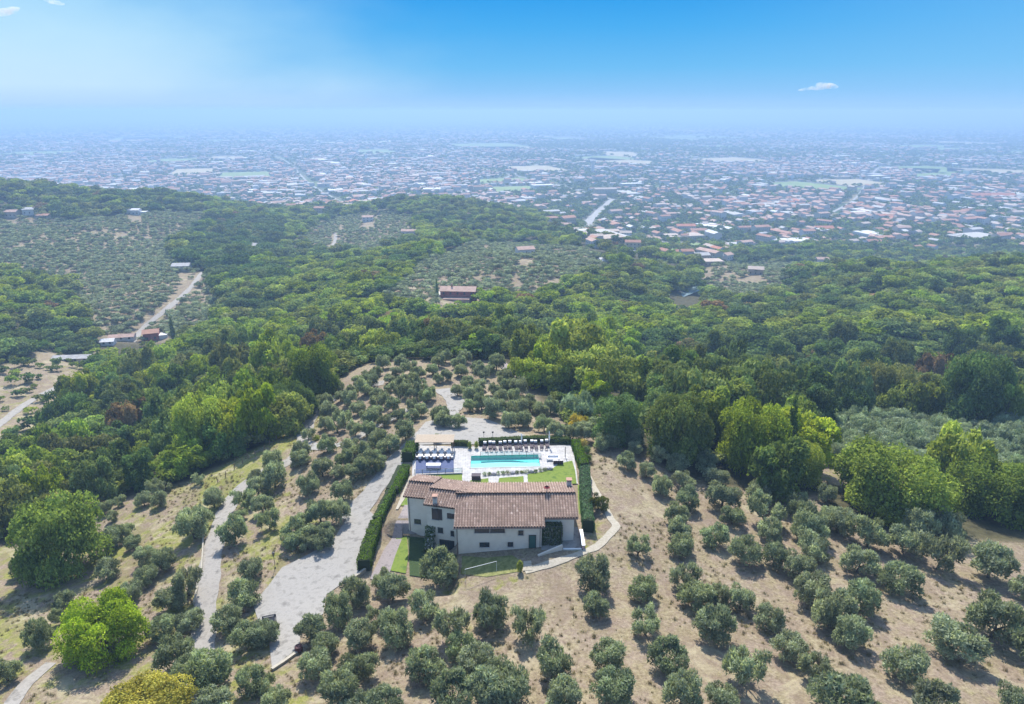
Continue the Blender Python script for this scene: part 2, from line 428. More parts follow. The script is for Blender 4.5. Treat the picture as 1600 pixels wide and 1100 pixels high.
dry = mixc(t, ramp(t, mid, [(.40, (0, 0, 0)), (.60, (1, 1, 1))]), soil, straw)
ygrass = ramp(t, fine, [(.3, (.09, .105, .025)), (.5, (.19, .195, .05)), (.7, (.29, .265, .09))])
gsel = math_node(t, 'ADD', sp.outputs[1], math_node(t, 'MULTIPLY', math_node(t, 'SUBTRACT', mid, .5), 1.8))
gsel = math_node(t, 'ADD', gsel, math_node(t, 'MULTIPLY', math_node(t, 'SUBTRACT', big, .5), 1.2))
gsm = N(t, 'ShaderNodeMapRange', interpolation_type='SMOOTHSTEP'); L(t, gsel, gsm.inputs[0]); gsm.inputs[1].default_value = .42; gsm.inputs[2].default_value = .75
near = mixc(t, gsm.outputs[0], dry, ygrass)
streak = gnoise(.22, 5, .65, 1.2, (1, .28, 1))
near = mixc(t, ramp(t, streak, [(.40, (.55, .55, .55)), (.52, (0, 0, 0))]), near, (.185, .14, .10))
near = mixc(t, ramp(t, gnoise(.13, 6, .7, .8), [(.54, (0, 0, 0)), (.66, (.75, .75, .75))]), near, (.37, .325, .21))
# dark specks: stones, dung, dry weeds
spk = N(t, 'ShaderNodeMapRange'); L(t, tuft, spk.inputs[0]); spk.inputs[1].default_value = .56; spk.inputs[2].default_value = .68
near = mixc(t, math_node(t, 'MULTIPLY', spk.outputs[0], .45), near, (.10, .085, .05))
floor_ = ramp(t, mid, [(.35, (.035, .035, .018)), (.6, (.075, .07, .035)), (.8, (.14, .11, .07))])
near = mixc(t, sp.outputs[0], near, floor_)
# fields of the plain
vo = N(t, 'ShaderNodeTexVoronoi', feature='F1', distance='CHEBYCHEV'); vm = N(t, 'ShaderNodeMapping')
L(t, geo.outputs['Position'], vm.inputs[0]); vm.inputs['Rotation'].default_value = (0, 0, .5); vm.inputs['Scale'].default_value = (1, .55, 1)
L(t, vm.outputs[0], vo.inputs['Vector']); vo.inputs['Scale'].default_value = .0075
sv = N(t, 'ShaderNodeSeparateColor'); L(t, vo.outputs['Color'], sv.inputs[0])
fields = ramp(t, sv.outputs[0], [(0, (.05, .085, .03)), (.35, (.09, .13, .045)), (.5, (.16, .17, .07)), (.62, (.06, .09, .035)), (.78, (.22, .19, .11)), (.9, (.12, .16, .05))], 'CONSTANT')
urb = gnoise(.02, 6, .8); urban = ramp(t, urb, [(.4, (.06, .08, .04)), (.5, (.13, .13, .11)), (.62, (.24, .22, .20))])
um = gnoise(.0011, 3); ub = N(t, 'ShaderNodeMapRange'); L(t, um, ub.inputs[0]); ub.inputs[1].default_value = .42; ub.inputs[2].default_value = .56
plainc = mixc(t, ub.outputs[0], fields, urban)
allc = mixc(t, sp.outputs[2], near, plainc)
L(t, allc, gb.inputs['Base Color'])
bp = N(t, 'ShaderNodeBump'); bp.inputs['Strength'].default_value = .7; bp.inputs['Distance'].default_value = .22; L(t, fine, bp.inputs['Height']); L(t, bp.outputs[0], gb.inputs['Normal'])

cov = np.zeros(GX.shape + (4,)); cov[..., 3] = 1
spur = inpoly(GX, GY, SPUR); wood = ~(spur | inpoly(GX, GY, GROVE_R) | inpoly(GX, GY, CLEAR_L) | inpoly(GX, GY, HILL_OL) | inpoly(GX, GY, MID_OL) | inpoly(GX, GY, RT_OL) | inpoly(GX, GY, FAR_OL))
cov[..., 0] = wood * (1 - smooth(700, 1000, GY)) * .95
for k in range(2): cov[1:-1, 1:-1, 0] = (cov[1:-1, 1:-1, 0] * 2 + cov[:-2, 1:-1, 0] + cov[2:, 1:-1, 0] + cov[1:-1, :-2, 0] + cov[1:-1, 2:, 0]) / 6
cov[..., 2] = smooth(820, 1000, GY)
ppx, ppy, _ = proj(GX, np.maximum(GY, 20), GZ)
green = .12 + .0 * GX
green += .42 * smooth(620, 380, ppx) * spur
for ring, v in (([(180,770),(330,735),(450,665),(520,625),(520,650),(450,700),(345,790),(330,850),(320,830),(300,770)], .75),
                ([(400,800),(440,790),(470,840),(430,880),(380,900),(370,880)], .6), ([(420,720),(480,760),(470,860),(400,850)], .35),
                ([(700,905),(820,893),(810,912),(740,935),(690,930)], .55), ([(905,870),(965,835),(925,745),(905,760)], .45), ([(560,790),(600,740),(560,880)], .5)):
    green = np.maximum(green, v * inpoly(ppx, ppy, ring))
green = np.where(inpoly(GX, GY, CLEAR_L), .45, green); green = np.where(inpoly(GX, GY, GROVE_R), .35, green)
green = np.where(GY > 220, .3, green)
cov[..., 1] = np.clip(green, 0, 1)
n0, n1 = GX.shape
idx = np.arange(n0 * n1).reshape(n0, n1)
Fg = np.stack([idx[:-1, :-1], idx[:-1, 1:], idx[1:, 1:], idx[1:, :-1]], -1).reshape(-1, 4)
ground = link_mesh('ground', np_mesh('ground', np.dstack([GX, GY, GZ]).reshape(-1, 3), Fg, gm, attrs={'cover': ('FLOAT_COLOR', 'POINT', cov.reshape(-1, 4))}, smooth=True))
tag(ground, kind='structure')

m_gravel = noisy('gravel', (.155, .145, .13), (.285, .27, .245), .9, c3=(.225, .212, .192), bump=.3)
m_track = noisy('track', (.15, .138, .122), (.29, .27, .24), .9, c3=(.22, .202, .182), bump=.3)
m_paver = noisy('cobbles', (.14, .12, .115), (.26, .225, .215), 2.2, c3=(.20, .17, .165), bump=.4)
m_stone = noisy('path_stone', (.29, .26, .20), (.41, .375, .305), 2.5, bump=.3)
m_white = noisy('terrace_paving', (.36, .35, .34), (.50, .49, .48), .9)
t_ = m_white.node_tree; b_k = N(t_, 'ShaderNodeTexBrick'); b_k.inputs['Scale'].default_value = 1.0; b_k.inputs['Brick Width'].default_value = .9; b_k.inputs['Row Height'].default_value = .6; b_k.inputs['Mortar Size'].default_value = .025
b_k.inputs['Color1'].default_value = (1, 1, 1, 1); b_k.inputs['Color2'].default_value = (.86, .85, .84, 1); b_k.inputs['Mortar'].default_value = (.55, .54, .52, 1)
tk = N(t_, 'ShaderNodeTexCoord'); L(t_, tk.outputs['Object'], b_k.inputs['Vector']); bs_ = t_.nodes['Principled BSDF']; src_ = bs_.inputs['Base Color'].links[0].from_socket
L(t_, mixc(t_, 1.0, src_, b_k.outputs[0], 'MULTIPLY'), bs_.inputs['Base Color'])
m_lawn = noisy('lawn', (.055, .105, .012), (.14, .19, .024), .8, c3=(.09, .145, .016), detail=8, bump=.4)
m_asph = noisy('far_road', (.24, .235, .23), (.34, .335, .33), .2)

road('road', [(290,1110),(312,1040),(318,985),(322,935),(328,880),(338,840),(352,800),(375,765),(410,740),(450,722),(472,700),(480,665),(500,640),(540,612),(600,598)], 3.2, m_track)
road('road', [(470,690),(500,700),(545,690),(585,668),(640,640)], 2.6, m_gravel, dz=.10)
road('driveway', [(548,812),(565,790),(600,745),(625,712),(650,690),(680,672),(700,650),(712,628),(690,608)], 4.0, m_gravel, dz=.09)
sheet('forecourt', gpoly([(395,945),(420,915),(440,888),(480,868),(520,845),(548,800),(572,795),(590,810),(578,850),(572,890),(545,905),(510,930),(505,960),(470,985),(468,1012),(425,1045),(420,1000),(405,975)]), .10, m_gravel)
sheet('forecourt', gpoly([(640,690),(665,660),(700,652),(760,655),(800,672),(835,690),(838,696),(770,696),(715,694),(650,696)]), .12, m_gravel)
sheet('driveway', gpoly([(592,912),(578,905),(600,860),(625,805),(632,790),(650,790),(655,835),(630,835),(618,868),(606,905)]), .13, m_paver)
road('path', [(-60,705),(0,662),(40,632),(75,612),(118,594)], 3.0, m_track, dz=.12)
road('path', [(12,1110),(40,1070),(80,1036)], 1.6, m_track)
road('path', [(205,535),(225,512),(262,482),(300,447),(318,425)], 3.4, m_track, dz=.15, step=3)
road('path', [(512,392),(522,380),(524,366),(520,360)], 3.5, m_track, dz=.2, step=4)
road('path', [(780,565),(800,585),(812,605)], 3.0, m_paver, dz=.1)
road('road', [(925,360),(918,350),(930,335),(950,318),(957,312)], 14, m_asph, dz=.3, step=15)
road('road', [(1018,396),(1040,385),(1038,378)], 7, m_asph, dz=.3, step=8)
road('road', [(960,395),(990,388),(970,372),(940,362),(928,355)], 7, m_asph, dz=.3, step=8)
# reservoir
pond = gpoly([(1047,464),(1050,452),(1085,452),(1092,462)])
mp_, tp_, bp_ = principled('pond_water', (.20, .27, .29), .15, .5)
zp = np.mean([h1(*p) for p in pond]) + .8
sheet('water', pond, 0, mp_, step=50, zf=lambda x, y: zp)
# haze: one closed box of even, thin air
def haze_box(x0, y0, z0, x1, y1, z1, dens):
    m = MB(); m.box(x0, y0, z0, x1, y1, z1)
    mt = bpy.data.materials.new('haze'); mt.use_nodes = True; tt = mt.node_tree
    for n in list(tt.nodes): tt.nodes.remove(n)
    pv = N(tt, 'ShaderNodeVolumePrincipled'); pv.inputs['Density'].default_value = dens
    pv.inputs['Color'].default_value = (.41, .63, .93, 1); pv.inputs['Anisotropy'].default_value = .15
    oo = N(tt, 'ShaderNodeOutputMaterial'); L(tt, pv.outputs[0], oo.inputs['Volume'])
    tag(m.build('haze', mt), kind='stuff')
HAZE = 3.2e-4
haze_box(-90000, -60, -123, 90000, 61000, 76.0, HAZE)
# ------------------------------------------------------------------ foliage
leafmat('olive_leaves', (.155, .19, .115), (.36, .40, .26), hue=.014, val=.2, trans=.42)
leafmat('olive_leaves_pale', (.20, .26, .155), (.36, .42, .27), hue=.012, val=.16)
leafmat('oak_leaves', (.13, .18, .038), (.29, .35, .08), hue=.018, val=.3, trans=.42)
leafmat('lime_leaves', (.185, .255, .035), (.37, .44, .07), hue=.018, val=.2, trans=.35)
leafmat('dark_leaves', (.075, .12, .038), (.165, .225, .07), hue=.02, val=.25, trans=.36)
leafmat('yellow_leaves', (.34, .29, .05), (.58, .48, .11), hue=.012, val=.12, trans=.35)
leafmat('brown_leaves', (.17, .12, .055), (.31, .205, .10), hue=.008, val=.15)
leafmat('dry_blades', (.20, .17, .10), (.38, .33, .21), hue=.02, val=.25, trans=.3)
leafmat('mixed_leaves', (.12, .16, .045), (.25, .28, .09), hue=.035, val=.25)
leafmat('hedge_leaves', (.06, .12, .015), (.14, .22, .03), hue=.01, val=.1)
leafmat('grey_hedge_leaves', (.075, .135, .055), (.15, .23, .11), hue=.01, val=.1)
bark = noisy('bark', (.075, .058, .042), (.16, .13, .10), 6, bump=.5)

def clumps(rs, lobes, n, size, elong=1.6, up=.35, jitter=.6, shell=(.62, 1.06), low=-.45, spike=0.0):
    """n small leaf-clump quads over the shells of several ellipsoid lobes (cx,cy,cz,rx,ry,rz)"""
    lb = np.array(lobes, float); w = (lb[:, 3] * lb[:, 4]) ** .9; w /= w.sum()
    k = rs.choice(len(lb), n, p=w)
    d = rs.normal(size=(n, 3)); d /= np.linalg.norm(d, axis=1)[:, None]
    d[:, 2] = np.where(d[:, 2] < low, -d[:, 2] * .6, d[:, 2]); d /= np.linalg.norm(d, axis=1)[:, None]
    r = rs.uniform(shell[0], shell[1], n) ** .7
    r += (rs.rand(n) < .08) * rs.uniform(0, .22, n)
    P = lb[k, :3] + d * lb[k, 3:6] * r[:, None]
    nrm = d / lb[k, 3:6]; nrm /= np.linalg.norm(nrm, axis=1)[:, None]
    nrm = nrm + rs.normal(size=(n, 3)) * jitter + np.array([0, 0, up]); nrm /= np.linalg.norm(nrm, axis=1)[:, None]
    ax = rs.normal(size=(n, 3)) + d * spike + np.array([0, 0, spike * .6])
    ax -= nrm * (ax * nrm).sum(1)[:, None] * (0.85 if spike else 1); ax /= np.linalg.norm(ax, axis=1)[:, None]
    bx = np.cross(nrm, ax); bx /= np.linalg.norm(bx, axis=1)[:, None] + 1e-9
    s = size * rs.uniform(.6, 1.35, n)[:, None]
    a, b = ax * s * elong * .5, bx * s * .5
    V = np.stack([P - a * .9, P + b * .75 - a * .1, P + a, P - b * .75 + a * .05], 1).reshape(-1, 3)
    global TONE
    TONE = np.clip(rs.normal(0, .22, len(lb)), -.35, .45)[k]      # each bough its own shade of leaf
    return V, np.arange(4 * n).reshape(n, 4)
def lobes_for(rs, W, Hc, zc, n, flat=.7, spread=.62, rr=(.26, .42)):
    """lobes packed in a dome of width W and height Hc centred at zc"""
    out = [(0, 0, zc, W * .30, W * .30, Hc * .34)]
    for i in range(n):
        a = 2.4 * i + rs.uniform(-.4, .4); h = rs.uniform(-.55, .85); rad = W * .5 * spread * math.sqrt(max(.08, 1 - (h * .9) ** 2)) * rs.uniform(.65, 1.08)
        r = W * rs.uniform(*rr) * .62
        out.append((rad * math.cos(a), rad * math.sin(a), zc + h * Hc * .36, r, r, r * flat))
    return out
def fit(V, W, Hc=None, zlo=None):
    c = V.mean(0); r = np.sqrt(((V[:, :2] - c[:2]) ** 2).sum(1)); V[:, :2] = (V[:, :2] - c[:2]) * (W * .5 / np.percentile(r, 96))
    if Hc: a, b = np.percentile(V[:, 2], (2, 98)); V[:, 2] = zlo + (V[:, 2] - a) * Hc / (b - a)
    return V
def limbs(rs, m, h0, zc, W, n, r0, lean=.15, base=0.0):
    tx, ty = rs.uniform(-lean, lean, 2)
    fork = (tx * h0, ty * h0, h0)
    m.tube([(0, 0, -.5 + base), (tx * .3, ty * .3, h0 * .45), fork], [r0 * 1.35, r0, r0 * .85], 7)
    for i in range(n):
        a = 2 * math.pi * i / n + rs.uniform(-.4, .4); l = W * rs.uniform(.22, .36)
        e = (fork[0] + l * math.cos(a), fork[1] + l * math.sin(a), zc + rs.uniform(-.1, .3) * W * .3)
        mid_ = tuple(fork[k] * .55 + e[k] * .45 + (0, 0, -.05 * W)[k] for k in range(3))
        m.tube([fork, mid_, e], [r0 * .62, r0 * .42, r0 * .15], 5)
        m.tube([mid_, (e[0] * .7, e[1] * .7, e[2] + W * .15)], [r0 * .3, r0 * .1], 4)
def make_olive(seed, n=4400):
    rs = np.random.RandomState(seed); W = 5.0
    lb = lobes_for(rs, W * .96, 3.4, 2.75, 22, flat=.9, spread=.74, rr=(.16, .29))
    V, F = clumps(rs, lb, n, .155, elong=2.7, up=.45, jitter=1.1, shell=(.5, 1.08), spike=1.6)
    V = fit(V, W, 3.4, 1.15)
    crown = np_mesh('crown', V, F, MAT['olive_leaves'], attrs={'tone': ('FLOAT', 'FACE', TONE)})
    m = MB(); limbs(rs, m, 1.15, 2.6, W, 4, .17, .3)
    return crown, m.mesh('trunk', bark)
def make_open_olive(seed, n=2100):
    # a pruned, vase shaped olive: boughs round an open middle
    rs = np.random.RandomState(seed); lb = []; k = rs.randint(5, 8)
    for i in range(k):
        a = 2 * math.pi * i / k + rs.uniform(-.3, .3); r = rs.uniform(1.15, 1.75); z = rs.uniform(2.1, 3.3)
        for q in range(3): lb.append((r * math.cos(a) + rs.uniform(-.4, .4), r * math.sin(a) + rs.uniform(-.4, .4), z + rs.uniform(-.6, .6), rs.uniform(.4, .75), rs.uniform(.4, .75), rs.uniform(.4, .8)))
    V, F = clumps(rs, lb, n, .15, elong=2.9, up=.45, jitter=1.1, shell=(.3, 1.15), spike=1.8)
    V = fit(V, 5.0, 3.2, 1.2); crown = np_mesh('crown', V, F, MAT['olive_leaves'], attrs={'tone': ('FLOAT', 'FACE', TONE)})
    m = MB(); limbs(rs, m, .95, 2.6, 5.0, 6, .19, .35)
    return crown, m.mesh('trunk', bark)
def make_broad(seed, mat, n=7000, W=11.0, H=11.5, size=.42, nl=34, th=3.5, r0=.26, flat=.8):
    rs = np.random.RandomState(seed); Hc = H - th * .75; zc = th * .75 + Hc * .5
    lb = lobes_for(rs, W * .95, Hc * 1.02, zc, nl, flat=flat, spread=.85, rr=(.13, .29))
    V, F = clumps(rs, lb, n, size, elong=1.35, up=.6, jitter=1.0, shell=(.55, 1.08))
    V = fit(V, W, H - th * .55, th * .55)
    crown = np_mesh('crown', V, F, MAT[mat], attrs={'tone': ('FLOAT', 'FACE', TONE)})
    m = MB(); limbs(rs, m, th, zc, W, 5, r0, .12)
    return crown, m.mesh('trunk', bark)
def make_cypress(seed, n=1500, Hh=11.0):
    rs = np.random.RandomState(seed)
    lb = [(rs.uniform(-.1, .1), rs.uniform(-.1, .1), z, .95 * r, .95 * r, 1.5) for z, r in ((1.8, .9), (3.2, 1.0), (4.8, .95), (6.4, .8), (8, .62), (9.3, .4), (10.3, .22))]
    V, F = clumps(rs, lb, n, .32, elong=1.8, up=.1, jitter=.4, shell=(.7, 1.05), low=-2, spike=1.5)
    m = MB(); m.tube([(0, 0, -.5), (0, 0, 2)], [.2, .15], 6)
    return np_mesh('crown', V, F, MAT['dark_leaves']), m.mesh('trunk', bark)
OLIVE = [make_olive(s) for s in (11, 12, 13, 14, 15, 16, 17, 18, 19, 20)] + [make_open_olive(s, 2900) for s in (61, 62)]
def variant(pair, mat):
    me = pair[0].copy(); me.materials.clear(); me.materials.append(MAT[mat]); return (me, pair[1])
OLIVE_P = [variant(p, 'olive_leaves_pale') for p in OLIVE[:4]]
_B = [make_broad(21, 'oak_leaves'), make_broad(22, 'oak_leaves', W=9.5, H=13, nl=36), make_broad(23, 'oak_leaves', W=12, H=10.5), make_broad(24, 'oak_leaves', W=10, H=12, nl=28)]
KIND = {'oak': _B, 'lime': [variant(p, 'lime_leaves') for p in _B], 'dark': [variant(p, 'dark_leaves') for p in _B], 'mixed': [variant(p, 'mixed_leaves') for p in _B],
        'brown': [variant(_B[1], 'brown_leaves'), variant(_B[3], 'brown_leaves')], 'yellow': [variant(_B[0], 'yellow_leaves')],
        'cypress': [make_cypress(31), make_cypress(32)], 'olive': OLIVE, 'pale': OLIVE_P}
NEAR = make_broad(41, 'oak_leaves', n=26000, W=11, H=11.5, size=.26, nl=75, th=2.2)
NEAR2 = make_broad(42, 'oak_leaves', n=26000, W=12, H=10.5, size=.26, nl=70, th=2.2)
SIZE = {'olive': 5.0, 'pale': 5.0, 'cypress': 2.2}
def plant(kind, x, y, w, label, group, name='tree', cat='tree', pair=None, hs=1.0, rz=None, z=None, trunk=True):
    """one tree of crown width w metres standing at x, y"""
    rz = random.uniform(0, 6.28) if rz is None else rz
    c, tr = pair or random.choice(KIND[kind]); s = w / SIZE.get(kind, 11.0)
    e = empty(name, (x, y, (h1(x, y) if z is None else z) - .05), rz, label, cat, group)
    f = random.uniform(.88, 1.12); e.scale = (s * f, s / f, s * hs)
    o = link_mesh('crown', c, e)
    if trunk: link_mesh('trunk', tr, e)
    return e
PLACED = []      # world x, y, w of everything standing, so that scattered trees keep clear
def base_of(cx, cy, wpx, hf):
    """ground point of a tree whose crown centre (height hf*w above ground) shows at cx, cy and is wpx wide"""
    w = wpx / FPX * 100.0
    for _ in range(6):
        X, Y, Z = at(cx, cy, hf * w); d = proj(X, Y, Z)[2]; w = wpx / FPX * d
    return X, Y, w
ORD = ['first','second','third','fourth','fifth','sixth','seventh','eighth','ninth','tenth','eleventh','twelfth','thirteenth','fourteenth','fifteenth','sixteenth','seventeenth','eighteenth','nineteenth','twentieth']
def ordw(n):
    if n < 20: return ORD[n]
    return ['twenty', 'thirty', 'forty', 'fifty', 'sixty', 'seventy', 'eighty', 'ninety'][n // 10 - 2 + (0)] + '-' + ORD[n % 10 - 1] if (n + 1) % 10 else ['', 'twentieth', 'thirtieth', 'fortieth', 'fiftieth', 'sixtieth', 'seventieth', 'eightieth', 'ninetieth'][(n + 1) // 10 - 1]
def ordinal(n):       # n from 1
    if n <= 20: return ORD[n - 1]
    tens, u = divmod(n, 10)
    w = ['', '', 'twent', 'thirt', 'fort', 'fift', 'sixt', 'sevent', 'eight', 'ninet'][tens]
    return w + 'ieth' if u == 0 else w + 'y-' + ORD[u - 1]
def name_rows(items, what, where, row_px):
    """items: (photo x, photo y, adjective, empty). Label each by its row from the front and its place from the left in that row."""
    items = sorted(items, key=lambda i: -i[1]); rows = []; cur = []
    for it in items:
        if cur and cur[0][1] - it[1] > row_px: rows.append(cur); cur = []
        cur.append(it)
    if cur: rows.append(cur)
    for r, row in enumerate(rows):
        row.sort(key=lambda i: i[0])
        for k, it in enumerate(row):
            adj = it[2] + ' ' if it[2] else ''
            it[3]['label'] = f"{adj}{what} {where}, {ordinal(k + 1)} from left, {ordinal(r + 1)} row up".replace('  ', ' ').replace(' ,', ',')

# hand-placed olives: crown centre and crown width in the photograph
def crop(x0, y0, sc, L_): return [(x0 + a / sc, y0 + b / sc, c / sc) for a, b, c in L_]
RIGHT = crop(800, 800, 3.667, [(725,180,145),(470,345,205),(485,520,150),(755,420,165),(770,610,200),(975,165,155),(1170,110,160),(1340,205,180),(1000,345,180),(1065,450,200),
   (1185,460,150),(1315,480,160),(1165,630,220),(900,800,220),(560,800,200),(590,980,250),(980,1020,215),(1330,870,250),(1210,1060,190),(95,640,210),(235,840,215)])
RIGHT += crop(1200, 800, 3.667, [(40,235,150),(185,290,185),(265,170,185),(265,420,220),(375,540,240),(545,470,200),(480,670,210),(530,245,205),(590,110,185),(790,145,180),(770,350,225),
   (1000,215,235),(1290,265,235),(1320,570,320),(1085,700,285),(810,840,245),(450,1010,340),(980,1070,260),(130,750,190),(265,850,200),(20,590,170),(1440,1060,200),(415,40,170),(1040,60,190),(870,55,190),(235,75,190),(20,100,150),(1480,430,150),(1600,800,300),(1500,900,10)][:-1])
RIGHT += crop(1000, 680, 5.333, [(50,900,0),(400,510,210),(695,480,260),(310,620,210),(780,650,190),(635,790,240),(1000,440,220),(1060,590,290),(1330,570,230),(1110,770,260),(330,770,190),(1420,690,260),(1590,650,200),
   (890,900,240),(1110,980,230),(1330,1030,220),(60,270,150),(180,400,180),(165,150,160),(310,220,180),(370,350,190),(560,220,190),(640,310,200),(1560,470,170)][1:])
CENTRE = crop(400, 800, 3.667, [(470,560,170),(570,450,170),(730,390,120),(1050,310,195),(780,430,160),(390,750,165),(590,700,175),(800,650,200),(340,860,180),(580,870,200),(470,1020,210),(730,1070,190),
   (960,520,170),(1120,630,205),(1340,540,210),(970,860,215),(1270,830,230),(1130,1020,240),(1450,980,250),(110,1070,150),(315,660,155),(1300,1010,200),(1180,750,170),(690,590,130)])
CENTRE += [(690,985,58),(740,1012,62),(775,1055,60),(655,1045,55),(862,1012,60),(880,1085,55),(700,1085,60),(752,945,54),(610,1090,50),(640,975,45),(560,1100,50)]
LEFT = crop(0, 800, 3.667, [(110,310,120),(620,140,150),(690,100,130),(755,160,100),(610,310,140),(825,240,115),(935,250,150),(830,340,140),(740,440,140),(1100,60,190),(1330,100,160),(1060,390,190),
   (970,480,165),(1080,600,170),(920,640,170),(1000,800,240),(1390,440,190),(1430,310,150),(1300,590,185),(1410,680,190),(1200,890,260),(1430,960,160),(1210,1050,210),(220,700,165),(365,510,130),(25,900,150),(345,590,110),(1090,900,200),(1510,685,160),(1507,960,150)])
LEFT += crop(300, 700, 5.5, [(180,420,190),(50,590,220),(340,700,240),(655,600,200),(595,470,190),(440,420,200),(560,330,180),(540,230,150),(700,220,230),(690,100,190),(1000,290,190),(1110,150,190),(1250,180,130),(1390,180,180),
   (1290,350,190),(1100,540,230),(1270,540,190),(870,680,200),(1000,720,150),(1140,700,180),(940,630,150),(920,70,170),(50,250,120),(870,770,200),(1130,760,200),(990,800,150),(1310,80,150),(420,560,110)])
LEFT += crop(0, 700, 5.333, [(860,490,130),(970,430,130),(1190,410,140),(1320,420,140),(1280,320,140),(1370,310,110),(930,560,100)])
MIDS = crop(300, 500, 3.667, [(620,745,110),(660,640,100),(760,580,90),(870,550,90),(950,490,95),(850,430,70),(770,700,110),(910,710,125),(1060,780,110),(1000,740,110),(1130,690,130),(1070,670,130),(930,620,95),(1010,620,85),(1220,620,130),(1100,570,80),
   (1060,430,80),(1050,510,90),(1150,480,90),(1260,480,70),(1340,430,90),(1420,530,110),(1180,530,85),(1010,800,150),(880,870,150),(1260,540,80),(1310,510,80),(450,700,0)][:-1])
MIDS += crop(500, 560, 4.0, [(770,370,110),(860,380,100),(1010,260,120),(1180,380,110),(1270,370,110),(1400,400,110),(1480,430,120),(1080,300,90),(1130,230,100),(1210,230,90),(1300,270,120),(1380,300,110),(930,290,80),(680,210,90),(860,190,90),(920,140,90),(1000,150,90),(1090,190,80),(1170,160,90),(1150,100,80),(1060,60,80),(980,40,80),(880,60,100),(790,100,80),(700,60,80),(620,80,80),(560,50,90),
   (480,70,90),(520,150,100),(590,130,90),(640,150,70),(740,120,70),(430,120,70),(350,70,80),(300,110,90),(240,140,80),(360,230,90),(270,270,0),(350,310,90),(430,180,60),(1440,290,100),(1530,330,90),(1580,450,110),(1250,110,60),(200,190,80),(150,230,70),(120,170,70)][:])
MIDS = [m_ for m_ in MIDS if m_[2] > 4]
FARR = crop(700, 480, 3.667, [(910,750,130),(1060,730,130),(780,700,120),(710,690,110),(850,660,120),(1030,870,110),(1070,800,90),(600,660,0),(1130,920,110),(1210,990,0)])
ORCH = [(RIGHT, 'grey green olive tree', 'on the dry right slope', 30), (CENTRE, 'bushy olive tree', 'below the farmhouse garden', 30),
        (LEFT, 'olive tree', 'around the pale track', 26), (MIDS, 'olive tree', 'in the grove beyond the pool', 18), (FARR, 'olive tree', 'behind the long hedge', 20)]
NOL = 0
for lst, what, where, rp in ORCH:
    its = []
    for cx, cy, wpx in lst:
        if wpx < 5: continue
        X, Y, w = base_of(cx, cy, wpx, .56)
        if any((X - a) ** 2 + (Y - b) ** 2 < (.33 * (w + c)) ** 2 * .5 for a, b, c in PLACED): continue
        w *= 1.04 if lst is CENTRE else .98
        e = plant('olive', X, Y, w, '', 'olive trees of the farm groves', 'olive_tree', 'olive tree', hs=random.uniform(.8, 1.12))
        PLACED.append((X, Y, w)); NOL += 1
        its.append((cx, cy, '', e))
    name_rows(its, what, where, rp)
print('olives placed', NOL)
